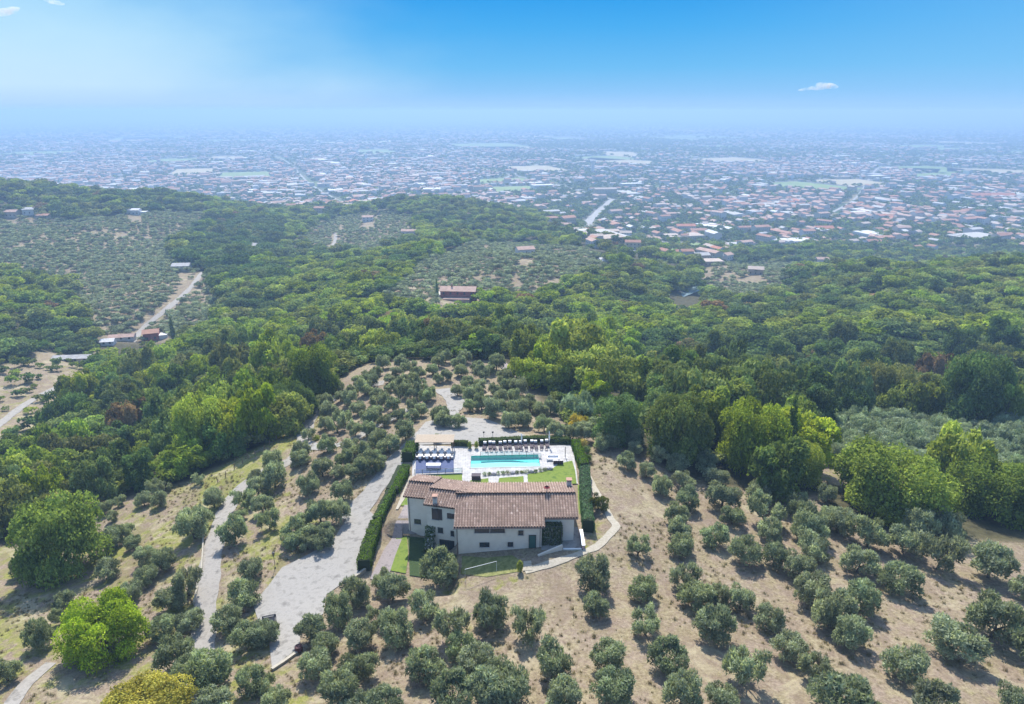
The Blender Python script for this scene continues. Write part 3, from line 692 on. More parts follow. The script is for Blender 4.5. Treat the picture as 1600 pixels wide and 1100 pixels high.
# ------------------------------------------------------------------ broadleaf trees one can single out near the farm
BIG = [ # crown centre px, py, width px, kind, height factor, label
 (88,838,122,'oak',.92,'large round dark green tree on the slope at the wood\'s lower corner','near'),
 (158,975,108,'lime',.8,'big bright green spreading tree with a dark shaded side above the yellow tree','near'),
 (228,1108,122,'yellow',.65,'yellow leaved tree at the bottom edge of the photo','near'),
 (1062,668,95,'mixed',.95,'olive brown rounded tree behind the slope, next to the bright lime tree','near'),
 (1178,682,105,'lime',.95,'bright lime green tree standing behind the olive rows','near'),
 (1248,718,62,'lime',1.1,'narrow yellow green tree right of the dark conifer','near'),
 (1215,735,95,'oak',.8,'low dark green tree under the bright lime tree',''),
 (1398,748,150,'oak',.66,'very broad green tree at the top of the olive slope','near'),
 (1548,762,118,'oak',.66,'broad green tree with visible trunk beside the very broad one','near'),
 (1632,775,118,'oak',.66,'broad green tree cut off by the photo edge','near'),
 (968,655,80,'dark',.8,'dark glossy round tree behind the long hedge','near'),
 (905,632,50,'pale',.9,'silvery grey rounded tree left of the dark glossy one',''),
 (905,660,36,'yellow',.7,'small yellow tree in front of the silvery one',''),
 (315,665,92,'lime',.95,'spreading tree with yellow green top at the wood edge beside the grass verge','near'),
 (370,692,38,'mixed',.9,'small yellowish round tree on the verge by the pale track',''),
 (455,625,62,'dark',.9,'dark round tree standing over the shaded bend of the track','near'),
 (490,580,75,'oak',1.0,'tall green tree whose shade falls on the bend of the track','near'),
 (405,610,85,'oak',.95,'tall full tree in the wood left of the shaded bend',''),
 (365,570,75,'mixed',.95,'yellow tinged tall tree in the wood above the spreading one',''),
 (70,770,75,'lime',.95,'yellow green tree at the left wood edge above the big round one',''),
 (825,575,58,'lime',.8,'bright green tree touching the dirt path edge',''),
 (880,575,66,'lime',.85,'lime green tree at the middle foot of the bright clump',''),
 (940,530,66,'lime',.85,'bright green tree at the back right of the lime coloured clump',''),
 (985,545,50,'lime',.8,'small bright tree at the far right of the lime coloured clump',''),
 (850,535,62,'lime',.75,'light green tree just above the dirt path among the bright ones',''),
 (905,518,66,'lime',.75,'bright green tree farthest back in the lime coloured clump',''),
 (962,556,62,'lime',.75,'yellow tinged bright tree at the clump\'s right shoulder',''),
 (930,612,58,'lime',.7,'bright low tree in front of the clump next to the dark glossy tree',''),
 (1000,578,55,'lime',.75,'bright tree at the right foot of the lime coloured clump',''),
 (905,545,110,'lime',.75,'wide bright green tree mass beyond the dirt path',''),
 (855,565,62,'lime',.9,'bright green round tree right beside the dirt path',''),
 (945,580,95,'lime',.8,'bright yellow green tree right of the wide green mass',''),
 (870,590,48,'lime',.8,'small light green tree low beside the dirt path',''),
 (820,540,50,'oak',1.1,'green tree at the head of the dirt path',''),
 (1460,590,60,'brown',1.2,'rust brown tree standing out of the dark right hand wood',''),
 (1385,600,75,'mixed',1.2,'big yellowish green tree left of the rust brown one','near'),
 (1530,610,95,'dark',1.15,'big dark green tree right of the rust brown one','near'),
 (1450,630,62,'oak',1.0,'green tree in front of the rust brown one',''),
 (1330,610,70,'mixed',1.15,'mottled green tree in the wood edge behind the pale grove',''),
 (1255,600,60,'mixed',1.15,'ochre tinged tree in the wood edge behind the bright lime tree',''),
 (1220,630,50,'lime',.9,'light green tree between the lime tree and the ochre one',''),
 (1590,640,70,'oak',1.0,'green tree at the photo edge behind the pale grove',''),
]
for cx, cy, wpx, kind, hs, label, nr in BIG:
    X, Y, w = base_of(cx, cy, wpx, .58 * hs)
    pair = None
    if nr:
        src = random.choice([NEAR, NEAR2]); mt = {'oak': 'oak_leaves', 'lime': 'lime_leaves', 'dark': 'dark_leaves', 'mixed': 'mixed_leaves', 'yellow': 'yellow_leaves'}[kind]
        pair = variant(src, mt)
    plant(kind, X, Y, w, label, None, {'yellow': 'yellow_tree'}.get(kind, 'broadleaf_tree'), 'tree', pair=pair, hs=hs)
    PLACED.append((X, Y, w * .9))
for px, py, w, label in ((1226, 745, 3.2, 'dark narrow conifer in front of the yellow green tree'), (272, 533, 2.8, 'tall dark cypress beside the red roofed valley house'),
        (94, 340, 2.8, 'lone dark cypress by the far left hillside house'), (83, 343, 2.3, 'shorter cypress next to the lone dark one on the far left hillside'), (683, 466, 2.2, 'small dark cypress at the left end of the red farmhouse'),
        (605, 408, 2.2, 'slim cypress in the woods beyond the pale track')):
    X, Y, Z = at(px, py); plant('cypress', X, Y, w, label, None, 'cypress_tree', 'cypress'); PLACED.append((X, Y, w * 2))

# ------------------------------------------------------------------ the woods and the far groves
rsF = np.random.RandomState(5)
def scatter(x0, x1, y0, y1, cell, jit=.42):
    xs = np.arange(x0, x1, cell); ys = np.arange(y0, y1, cell * .9)
    GXX, GYY = np.meshgrid(xs, ys); GXX[1::2] += cell * .5
    X = GXX.ravel() + rsF.uniform(-jit, jit, GXX.size) * cell; Y = GYY.ravel() + rsF.uniform(-jit, jit, GXX.size) * cell
    return X, Y
def in_view(X, Y, hgtm=10, m=120):
    Z = hgt(X, Y); px, py, d = proj(X, Y, Z + hgtm * .5)
    return (px > -m) & (px < 1600 + m) & (py < 1100 + m) & (d > 5)
def clear_of(X, Y, k=.5):
    ok = np.ones(len(X), bool)
    for a, b, c in PLACED: ok &= (X - a) ** 2 + (Y - b) ** 2 > (c * k) ** 2
    return ok
def occluded(X, Y, Z, n=40):
    """True where the ground itself hides the point from the camera"""
    hid = np.zeros(len(X), bool)
    for f in np.linspace(.15, .97, n): hid |= (CAMH + (Z - CAMH) * f) < hgt(X * f, Y * f) - .5
    return hid
FOR = []
# rows: X, Y, width, kind index
ROADPTS = []
for pix in ([(205,535),(225,512),(262,482),(300,447),(318,425)], [(512,392),(522,380),(524,366)], [(-60,705),(0,662),(40,632),(75,612),(118,594)], [(780,565),(800,585),(812,605)]):
    P = [at(*p)[:2] for p in pix]
    for a, b in zip(P[:-1], P[1:]):
        for f in np.linspace(0, 1, 25): ROADPTS.append((a[0] * (1 - f) + b[0] * f, a[1] * (1 - f) + b[1] * f))
ROADPTS = np.array(ROADPTS)
def off_road(X, Y, r=4.5):
    ok = np.ones(len(X), bool)
    for a, b in ROADPTS: ok &= (X - a) ** 2 + (Y - b) ** 2 > r * r
    return ok
def photo_block(X, Y, pts):      # keep the line of sight to landmarks free of tall trees
    ok = np.ones(len(X), bool)
    px, py, _ = proj(X, Y, hgt(X, Y) + 6)
    for x0, y0, x1, y1 in pts: ok &= ~((px > x0) & (px < x1) & (py > y0) & (py < y1))
    return ok
CLUMP = [(795, 500, 1015, 665)]
MARKS = [(683, 436, 752, 474), (150, 510, 215, 548), (222, 505, 268, 545), (1040, 445, 1098, 478), (88, 548, 150, 575)] + [(a - 11, b - 10, a + 11, b + 3) for a, b in ((440, 324), (468, 320), (500, 332), (541, 324), (575, 346), (862, 348), (884, 356), (905, 366), (988, 388), (1012, 374), (1150, 384), (820, 402), (1180, 428), (395, 392), (560, 300), (640, 366), (950, 413), (1105, 413), (1283, 414), (208, 335), (50, 334), (18, 338), (285, 423), (972, 372))]
X, Y = scatter(-900, 900, 110, 1150, 7.0)
near_band = Y < 480
keep = np.where(near_band, True, rsF.rand(len(X)) < .62)
sel = keep & in_view(X, Y)
X, Y = X[sel], Y[sel]
bad = inpoly(X, Y, SPUR) | inpoly(X, Y, GROVE_R) | inpoly(X, Y, CLEAR_L) | inpoly(X, Y, HILL_OL) | inpoly(X, Y, MID_OL) | inpoly(X, Y, RT_OL) | inpoly(X, Y, FAR_OL)
ppx, ppy, _ = proj(X, Y, hgt(X, Y))
bad |= (Y > 540) & (ppx > 900) & (ppx < 1130) & (rsF.rand(len(X)) < .55)
bad |= (Y > 640) & (ppx > 880) & (rsF.rand(len(X)) < np.clip((Y - 640) / 250, .3, .97))
bad |= (Y > 1000) & (rsF.rand(len(X)) < .7)
ok = ~bad & off_road(X, Y) & photo_block(X, Y, MARKS) & (photo_block(X, Y, CLUMP) | (Y > 262) | (rsF.rand(len(X)) < .12))
X, Y = X[ok], Y[ok]; ok = clear_of(X, Y, .55); X, Y = X[ok], Y[ok]
Z = hgt(X, Y); ok = ~occluded(X, Y, Z + 9); X, Y, Z = X[ok], Y[ok], Z[ok]
px, py, dd = proj(X, Y, Z + 7)
# kinds by place: broad colour drifts as in the photograph
n1_ = vnoise(X, Y, .022, 11); n2_ = vnoise(X, Y, .05, 12); rr_ = rsF.rand(len(X))
KN = ['oak', 'lime', 'dark', 'mixed', 'brown']
kk = np.full(len(X), 0)
kk = np.where(n1_ + rr_ * .7 > .62, 1, kk); kk = np.where(n2_ - rr_ * .6 < -.8, 2, kk); kk = np.where((rr_ > .52) & (kk == 0), 3, kk); kk = np.where(rr_ > .992, 4, kk)
lim = ((px > 130) & (px < 430) & (py > 535) & (py < 640) & (rr_ < .5)) | ((px > 850) & (px < 1130) & (py > 465) & (py < 520) & (rr_ < .6)) | ((px > 330) & (px < 760) & (py > 480) & (py < 535) & (rr_ < .5)) | ((px < 110) & (py > 440) & (py < 500) & (rr_ < .6)) | ((px > 800) & (px < 960) & (py > 440) & (py < 500) & (rr_ < .5))
kk = np.where(lim, 1, kk)
drk = ((px > 1000) & (py > 512) & (py < 560) & (rr_ < .8)) | ((px > 980) & (px < 1340) & (py > 520) & (py < 640) & (rr_ < .45)) | ((px > 270) & (px < 440) & (py > 335) & (py < 435) & (rr_ < .85)) | ((px < 130) & (py > 500) & (py < 560) & (rr_ < .8)) | ((px > 520) & (px < 720) & (py > 520) & (py < 570) & (rr_ < .35)) | ((px > 170) & (px < 350) & (py > 600) & (py < 800) & (rr_ < .3))  # in the right gully dark leaf kinds put its shade into the colour
kk = np.where(drk, 2, kk)
ww = 6.2 + 8.5 * rsF.rand(len(X)) ** 1.9 + 3 * ((px > 270) & (px < 440) & (py > 330) & (py < 440)); ww = np.where(Y > 480, ww * 1.12, ww)
order = np.argsort(-(ww / dd))
names_ = {0: 'green broadleaf tree', 1: 'bright yellow green tree', 2: 'dark green tree', 3: 'olive tinted broadleaf tree', 4: 'brownish tree'}
IND = set(order[:262].tolist()); zones = {}
for i in order[:262]:
    e = plant(KN[kk[i]], X[i], Y[i], ww[i], '', 'trees of the woods around the farm', 'broadleaf_tree', 'tree', hs=random.uniform(.55, 1.05))
    z_ = 'in the left slope wood' if px[i] < 540 and Y[i] < 300 else 'in the wood beyond the grove' if px[i] < 860 else 'in the central wood' if px[i] < 1250 else 'in the right wood'
    zones.setdefault((z_), []).append((px[i], py[i], '', e, names_[kk[i]]))
for z_, its in zones.items():
    name_rows([q[:4] for q in its], 'WHAT', z_, 16)
    for q in its: q[3]['label'] = q[3]['label'].replace('WHAT', q[4])
rest = [i for i in range(len(X)) if i not in IND]
print('forest', len(X), 'individual', len(IND))

# masses of trees past those: one object each, built with geometry nodes
def far_proto(mat, seed, n, W, H, size, nl=9):
    rs = np.random.RandomState(seed); lb = lobes_for(rs, W * .95, H * .8, H * .52, nl, spread=.7, rr=(.26, .42))
    V, F = clumps(rs, lb, n, size, elong=1.3, up=.55, jitter=.95, shell=(.55, 1.06))
    V = fit(V, W)
    return np_mesh('crown', V, F, MAT[mat], attrs={'tone': ('FLOAT', 'FACE', TONE)})
def mass(name, label, cat, protos, X, Y, S, kidx, zoff=-.3, hs=(.85, 1.15)):
    col = bpy.data.collections.new(name + '_shapes')
    for i, me in enumerate(protos):
        o = bpy.data.objects.new('%s_shape_%02d' % (name, i), me); col.objects.link(o)
    Z = hgt(X, Y) + zoff; n = len(X)
    me = bpy.data.meshes.new(name); me.vertices.add(n)
    me.vertices.foreach_set('co', np.stack([X, Y, Z], 1).astype(np.float32).ravel())
    rs = np.random.RandomState(n)
    sc = np.stack([S, S, S * rs.uniform(hs[0], hs[1], n)], 1)
    a = me.attributes.new('sc', 'FLOAT_VECTOR', 'POINT'); a.data.foreach_set('vector', sc.astype(np.float32).ravel())
    a = me.attributes.new('rot', 'FLOAT_VECTOR', 'POINT'); rt = np.zeros((n, 3)); rt[:, 2] = rs.uniform(0, 6.28, n); a.data.foreach_set('vector', rt.astype(np.float32).ravel())
    a = me.attributes.new('idx', 'INT', 'POINT'); a.data.foreach_set('value', np.asarray(kidx, np.int32))
    o = link_mesh(name, me)
    ng = bpy.data.node_groups.new(name, 'GeometryNodeTree')
    ng.interface.new_socket('Geometry', in_out='INPUT', socket_type='NodeSocketGeometry'); ng.interface.new_socket('Geometry', in_out='OUTPUT', socket_type='NodeSocketGeometry')
    gi = ng.nodes.new('NodeGroupInput'); go = ng.nodes.new('NodeGroupOutput'); ip = ng.nodes.new('GeometryNodeInstanceOnPoints')
    ci = ng.nodes.new('GeometryNodeCollectionInfo'); ci.inputs['Collection'].default_value = col; ci.inputs['Separate Children'].default_value = True; ci.inputs['Reset Children'].default_value = True
    ng.links.new(gi.outputs[0], ip.inputs['Points']); ng.links.new(ci.outputs[0], ip.inputs['Instance']); ip.inputs['Pick Instance'].default_value = True
    for nm, dt, sock in (('sc', 'FLOAT_VECTOR', 'Scale'), ('rot', 'FLOAT_VECTOR', 'Rotation'), ('idx', 'INT', 'Instance Index')):
        na = ng.nodes.new('GeometryNodeInputNamedAttribute'); na.data_type = dt; na.inputs['Name'].default_value = nm
        ng.links.new(na.outputs[0], ip.inputs[sock])
    ng.links.new(ip.outputs[0], go.inputs[0])
    md = o.modifiers.new('scatter', 'NODES'); md.node_group = ng
    tag(o, label, cat, None, 'stuff')
    return o
FM = ['oak_leaves', 'lime_leaves', 'dark_leaves', 'mixed_leaves', 'brown_leaves']
protoF = [far_proto(m_, 50 + i + 7 * j, 1500, 10, 9.5, .75, 12) for i, m_ in enumerate(FM) for j in range(2)]
ri = np.array(rest)
mass('woodland', 'dense mixed woodland of green trees over the far hills and valleys', 'woodland', protoF, X[ri], Y[ri], ww[ri] / 10.0, kk[ri] * 2 + rsF.randint(0, 2, len(ri)), hs=(.65, 1.0))

# far olive groves
OX, OY = [], []
for ring, cell in ((HILL_OL, 5.2), (MID_OL, 5.2), (RT_OL, 5.5), (FAR_OL, 6.0)):
    a = np.array(ring); x_, y_ = scatter(a[:, 0].min(), a[:, 0].max(), a[:, 1].min(), a[:, 1].max(), cell, .38)
    k_ = inpoly(x_, y_, ring) & (rsF.rand(len(x_)) < .93 + .5 * vnoise(x_, y_, .04, 44)); OX.append(x_[k_]); OY.append(y_[k_])
OX = np.concatenate(OX); OY = np.concatenate(OY); k_ = off_road(OX, OY, 4) & photo_block(OX, OY, MARKS) & in_view(OX, OY); OX, OY = OX[k_], OY[k_]
protoO = [far_proto('olive_leaves', 90 + j, 700, 5, 3.6, .42, 7) for j in range(3)]
mass('olive_grove', 'far hillside olive groves of small grey green trees', 'olive grove', protoO, OX, OY, rsF.uniform(.75, 1.35, len(OX)), rsF.randint(0, 3, len(OX)))
# pale grove on the right, thick and low: individuals
x_, y_ = scatter(min(p[0] for p in GROVE_R), max(p[0] for p in GROVE_R), min(p[1] for p in GROVE_R), max(p[1] for p in GROVE_R), 4.3, .3)
k_ = inpoly(x_, y_, GROVE_R) & in_view(x_, y_, 4, 10); x_, y_ = x_[k_], y_[k_]; k_ = clear_of(x_, y_, .42); x_, y_ = x_[k_], y_[k_]
its = []
gx, gy, gd = proj(x_, y_, hgt(x_, y_) + 2)
for i in np.argsort(-1 / gd)[::-1][:110][::-1]:
    e = plant('pale', x_[i], y_[i], rsF.uniform(3.8, 5.8), '', 'pale olive trees of the right hand grove', 'olive_tree', 'olive tree', hs=rsF.uniform(.8, 1.1)); its.append((gx[i], gy[i], '', e))
name_rows(its, 'pale silvery olive tree', 'behind the broad trees', 10)
print('pale', len(x_), 'far olives', len(OX))
# filler in the grove beyond the pool
x_, y_ = scatter(-55, 45, 118, 190, 5.4, .3)
k_ = inpoly(x_, y_, gpoly([(505,640),(540,600),(560,577),(700,566),(775,572),(800,600),(860,660),(890,682),(800,665),(740,640),(700,625),(660,640),(640,655),(560,680),(505,680)])); x_, y_ = x_[k_], y_[k_]
its = []
for X1, Y1 in zip(x_, y_):
    if all((X1 - a) ** 2 + (Y1 - b) ** 2 > (.42 * (c + 4.6)) ** 2 for a, b, c in PLACED):
        w = random.uniform(3.8, 5); e = plant('olive', X1, Y1, w, '', 'olive trees of the farm groves', 'olive_tree', 'olive tree'); PLACED.append((X1, Y1, w))
        gx, gy, _ = proj(X1, Y1, h1(X1, Y1) + 2); its.append((float(gx), float(gy), '', e))
name_rows(its, 'smaller olive tree', 'between grove olives', 12)
print('filler', len(its))
# tufts of dry grass and weeds over the open slopes
def tuft_proto(seed, mat, n=46):
    rs = np.random.RandomState(seed); V = []
    for i in range(n):
        a = rs.uniform(0, 6.28); r = abs(rs.normal(0, .28)); x, y = r * math.cos(a), r * math.sin(a); h = rs.uniform(.12, .42); b = rs.uniform(0, 6.28); w = .03; l = rs.uniform(.05, .2)
        V += [(x - w * math.cos(b), y - w * math.sin(b), 0), (x + w * math.cos(b), y + w * math.sin(b), 0), (x + l * math.sin(b) + w * .4, y - l * math.cos(b), h), (x + l * math.sin(b) - w * .4, y - l * math.cos(b), h)]
    return np_mesh('tuft', V, np.arange(4 * n).reshape(n, 4), MAT[mat])
ROADBLK = [gpoly(p) for p in ([(395,945),(480,868),(548,795),(660,650),(760,650),(845,690),(905,690),(928,740),(972,822),(935,862),(905,878),(815,902),(700,908),(592,912),(505,960),(468,1012),(425,1045),(400,975)],)]
TRK = np.array([at(*p)[:2] for p in [(290,1110),(312,1040),(318,985),(322,935),(328,880),(338,840),(352,800),(375,765),(410,740),(450,722),(472,700),(480,665),(500,640),(12,1110),(40,1070),(80,1036)]])
x_, y_ = scatter(-75, 75, 50, 150, .95, .48); k_ = in_view(x_, y_, 1, 20) & inpoly(x_, y_, SPUR) & ~inpoly(x_, y_, ROADBLK[0]) & (rsF.rand(len(x_)) < np.clip(.30 + 1.0 * vnoise(x_, y_, .22, 71), .03, 1))
x_, y_ = x_[k_], y_[k_]; k_ = np.ones(len(x_), bool)
for (a, b), (c, d) in zip(TRK[:-1], TRK[1:]):
    L2 = (c - a) ** 2 + (d - b) ** 2
    if L2 > 900: continue
    tt_ = np.clip(((x_ - a) * (c - a) + (y_ - b) * (d - b)) / L2, 0, 1); k_ &= (x_ - a - tt_ * (c - a)) ** 2 + (y_ - b - tt_ * (d - b)) ** 2 > 1.7 ** 2
x_, y_ = x_[k_], y_[k_]
mass('dry_grass', 'tufts of dry grass and weeds scattered over the open slopes', 'grass', [tuft_proto(1, 'dry_blades'), tuft_proto(2, 'dry_blades'), tuft_proto(3, 'dry_blades')], x_, y_, rsF.uniform(.35, .95, len(x_)), rsF.choice(3, len(x_), p=[.42, .42, .16]), zoff=0.0)
print('tufts', len(x_))
# undergrowth on the wood floor
X, Y = scatter(-420, 420, 115, 520, 4.6, .45)
k_ = in_view(X, Y, 2) & ~(inpoly(X, Y, SPUR) | inpoly(X, Y, GROVE_R) | inpoly(X, Y, HILL_OL) | inpoly(X, Y, MID_OL) | inpoly(X, Y, RT_OL)); X, Y = X[k_], Y[k_]
k_ = off_road(X, Y, 3.5) & ~(inpoly(X, Y, CLEAR_L) & (rsF.rand(len(X)) < .72)) & photo_block(X, Y, MARKS[:4]) & ~occluded(X, Y, hgt(X, Y) + 3); X, Y = X[k_], Y[k_]
protoU = [far_proto(m_, 120 + i, 260, 4, 3.0, .5, 5) for i, m_ in enumerate(['oak_leaves', 'dark_leaves', 'mixed_leaves', 'lime_leaves'])]
mass('undergrowth', 'low green undergrowth and saplings below the woodland trees', 'undergrowth', protoU, X, Y, rsF.uniform(.6, 1.5, len(X)), rsF.choice(4, len(X), p=[.4, .3, .22, .08]))
# ------------------------------------------------------------------ the farmhouse
m_plaster = noisy('plaster', (.60, .54, .46), (.72, .65, .56), .6, c3=(.67, .60, .515), bump=.1)
m_concrete = noisy('concrete', (.40, .38, .36), (.55, .53, .50), 2.0)
m_wood_d, *_ = principled('dark_wood', (.045, .03, .022), .6)
m_wood = noisy('wood', (.16, .105, .065), (.30, .21, .14), 5)
m_green, *_ = principled('green_door', (.03, .10, .09), .5)
m_glass, *_ = principled('glass', (.03, .04, .05), .08, .6)
m_shut, *_ = principled('shutter_brown', (.07, .05, .045), .6)
m_metal_d, *_ = principled('dark_metal', (.06, .055, .055), .45, .5)
m_copper, *_ = principled('gutter', (.16, .10, .08), .45, .5)
m_wpaint, *_ = principled('white_paint', (.78, .77, .75), .5)
m_red, *_ = principled('red_paint', (.28, .05, .045), .5)
m_brick = noisy('brick', (.30, .17, .12), (.45, .28, .21), 6)
m_pink = noisy('pink_wall', (.50, .33, .33), (.60, .42, .41), 2)
def tilemat(name, mul=1.0):
    m, t, b = principled(name, (.4, .25, .2), .85, .2)
    a = N(t, 'ShaderNodeAttribute', attribute_name='tint')
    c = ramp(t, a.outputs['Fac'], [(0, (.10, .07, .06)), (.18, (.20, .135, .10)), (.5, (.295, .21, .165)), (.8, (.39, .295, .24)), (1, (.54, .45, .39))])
    g = N(t, 'ShaderNodeNewGeometry'); nn = N(t, 'ShaderNodeTexNoise'); nn.inputs['Scale'].default_value = .55; nn.inputs['Detail'].default_value = 5; L(t, g.outputs['Position'], nn.inputs['Vector'])
    L(t, mixc(t, ramp(t, nn.outputs[0], [(.5, (0, 0, 0)), (.75, (.35, .35, .35))]), c, (.115 * mul, .095 * mul, .085 * mul)), b.inputs['Base Color'])
    return m
m_tile = tilemat('roof_tiles')
rsT = np.random.RandomState(77)
def tiled_slope(O, e, n, s0, s1, lo, hi, z0, slope, pitch=.40, course=.42):
    """barrel tile slope. O ridge origin (x,y); e along the ridge; n down the slope; lo(s), hi(s): distance from the ridge to the upper and lower edge"""
    V, F, T = [], [], []; sub = 6
    ncol = int(round((s1 - s0) / pitch)); pitch = (s1 - s0) / ncol
    nrow = int(math.ceil(max(hi(s) for s in np.linspace(s0, s1, 30)) / course))
    tint = np.clip(rsT.normal(.5, .12, (ncol + 1, nrow + 1)) + (rsT.rand(ncol + 1, nrow + 1) < .03) * .3, 0, 1)
    for c in range(ncol):
        sa = s0 + c * pitch; sm = sa + pitch * .5; a, b = lo(sm), hi(sm)
        rows = [a] + [r * course for r in range(1, nrow + 2) if a + .05 < r * course < b - .05] + [b]
        for r in range(len(rows) - 1):
            t0, t1 = rows[r], rows[r + 1]; k = len(V); tn = tint[c, min(nrow, int(t0 / course))]
            for q, (tt, lift) in enumerate(((t0, .0), (t1, .035))):
                for j in range(sub + 1):
                    f = j / sub; s = sa + f * pitch
                    # a raised cover tile beside a sunk channel tile
                    h = .15 * math.sin(math.pi * min(1, f / .62)) if f < .62 else -.03 * math.sin(math.pi * (f - .62) / .38)
                    V.append((O[0] + e[0] * s + n[0] * tt, O[1] + e[1] * s + n[1] * tt, z0 - slope * tt + .05 + h + lift))
            for j in range(sub):
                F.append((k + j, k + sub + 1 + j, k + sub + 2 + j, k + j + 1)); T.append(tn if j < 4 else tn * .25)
            k2 = len(V)
            V += [V[k + sub + 1 + j] for j in range(sub + 1)] + [(p[0], p[1], p[2] - .07) for p in V[k + sub + 1:k + 2 * sub + 2]]
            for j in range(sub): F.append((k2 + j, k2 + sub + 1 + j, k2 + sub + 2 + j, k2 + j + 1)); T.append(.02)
    return V, F, T
def roof_part(name, parent, O, e, L_, z0, front, back, slope, lo_f=None, s0f=0.0, over=.18, label=None):
    """front/back: functions s -> length of slope; back slope rides 'over' above the front one at the ridge"""
    nf = (e[1], -e[0]); nb = (-e[1], e[0])
    Vf, Ff, Tf = tiled_slope(O, e, nf, s0f, L_, lo_f or (lambda s: .05), front, z0, slope)
    Vb, Fb, Tb = tiled_slope(O, e, nb, 0, L_, lambda s: -.12, back, z0 + over, slope)
    k = len(Vf); V = Vf + Vb; F = Ff + [tuple(k + i for i in f) for f in Fb]; T = Tf + Tb
    o = link_mesh('roof', np_mesh(name, V, F, m_tile, attrs={'tint': ('FLOAT', 'FACE', T)}), parent)
    # boards under the tiles
    m = MB()
    def P(s, t, n_, z): return (O[0] + e[0] * s + n_[0] * t, O[1] + e[1] * s + n_[1] * t, z)
    ss = np.linspace(s0f, L_, 40)
    for n_, fn, zz, l0 in ((nf, front, z0, lo_f or (lambda s: 0)), (nb, back, z0 + over, lambda s: 0)):
        a = ss if n_ is nf else np.linspace(0, L_, 8)
        for i in range(len(a) - 1):
            s_, s2 = a[i] + .02 * (i == 0), a[i + 1] - .02 * (i == len(a) - 2); A0, A1, B0, B1 = l0((s_ + s2) / 2), l0((s_ + s2) / 2), fn((s_ + s2) / 2) - .08, fn((s_ + s2) / 2) - .08
            tp = [P(s_, A0, n_, zz - slope * A0 - .02), P(s2, A1, n_, zz - slope * A1 - .02), P(s2, B1, n_, zz - slope * B1 - .02), P(s_, B0, n_, zz - slope * B0 - .02)]
            bt = [(p[0], p[1], p[2] - .16) for p in tp]
            m.poly(tp); m.poly(bt[::-1])
            for q in range(4): m.poly([tp[q], tp[(q + 1) % 4], bt[(q + 1) % 4], bt[q]])
    m.build('eaves_boards', m_wood_d, o)
    return o
house = empty('farmhouse', (0, 84, 0), 0, 'long cream plastered farmhouse with bent barrel tiled roof in front of the pool', 'farmhouse')
house.location = (0, 0, 0)
SL = .32
eB = np.array([.9755, -.22]); eB = tuple(eB / np.linalg.norm(eB)); eA = np.array([3.8, -.7]); eA = tuple(eA / np.linalg.norm(eA))
OB, OA, OC = (-12.4, 89.85), (-16.0, 93.05), (-8.3, 88.25)
# main roof with the set back right end; its upper left edge follows the seam with the middle roof
def mainfront(s):
    x = OC[0] + s; return 5.85 if x < 4.6 else 4.35
def seam(s):
    x = OC[0] + s; return .05 if x > -5.1 else .05 + (-5.1 - x) / 3.2 * 2.1
roofC = roof_part('roof', house, OC, (1.0, 0.012), 17.75, 6.62, mainfront, lambda s: 6.3, SL, lo_f=seam)
# the back slope of the main roof is laid from x = -5.1 on; the middle roof's back slope meets it in a valley
roofB = roof_part('roof', house, OB, eB, 7.6, 6.60, lambda s: 3.0, lambda s: 6.1, SL)
roofA = roof_part('roof', house, OA, eA, 4.2, 5.98, lambda s: 2.95, lambda s: 4.1, SL)
def wing(ringf, ztop, zb=-3.4):
    m = MB(); m.prism(ringf, zb, ztop); return m.build('wall', m_plaster, house)
def gz(x, y, O, e, z0):       # underside of a roof at a point
    t = abs((x - O[0]) * e[1] - (y - O[1]) * e[0]); return z0 - SL * t - .24
def wing_gable(O, e, s0, s1, tf, tb, z0):
    nf = (e[1], -e[0]); P = lambda s, t: (O[0] + e[0] * s + nf[0] * t, O[1] + e[1] * s + nf[1] * t)
    m = MB()
    for a, b in ((tf, 0), (0, -tb)):
        ring = [P(s0, a), P(s1, a), P(s1, b), P(s0, b)]
        m.prism(ring, -3.4, lambda x, y: gz(x, y, O, e, z0))
    return m.build('wall', m_plaster, house)
wing_gable((-7.75, 88.25), (1.0, 0.012), 0, 11.9, 5.25, 5.6, 6.62)
wing_gable((4.15, 88.3), (1.0, 0.012), .004, 4.75, 3.7, 5.6, 6.61)
wing_gable(OB, eB, .35, 6.4, 2.45, 5.5, 6.59)
wing_gable(OA, eA, .5, 4.3, 2.4, 3.5, 5.97)
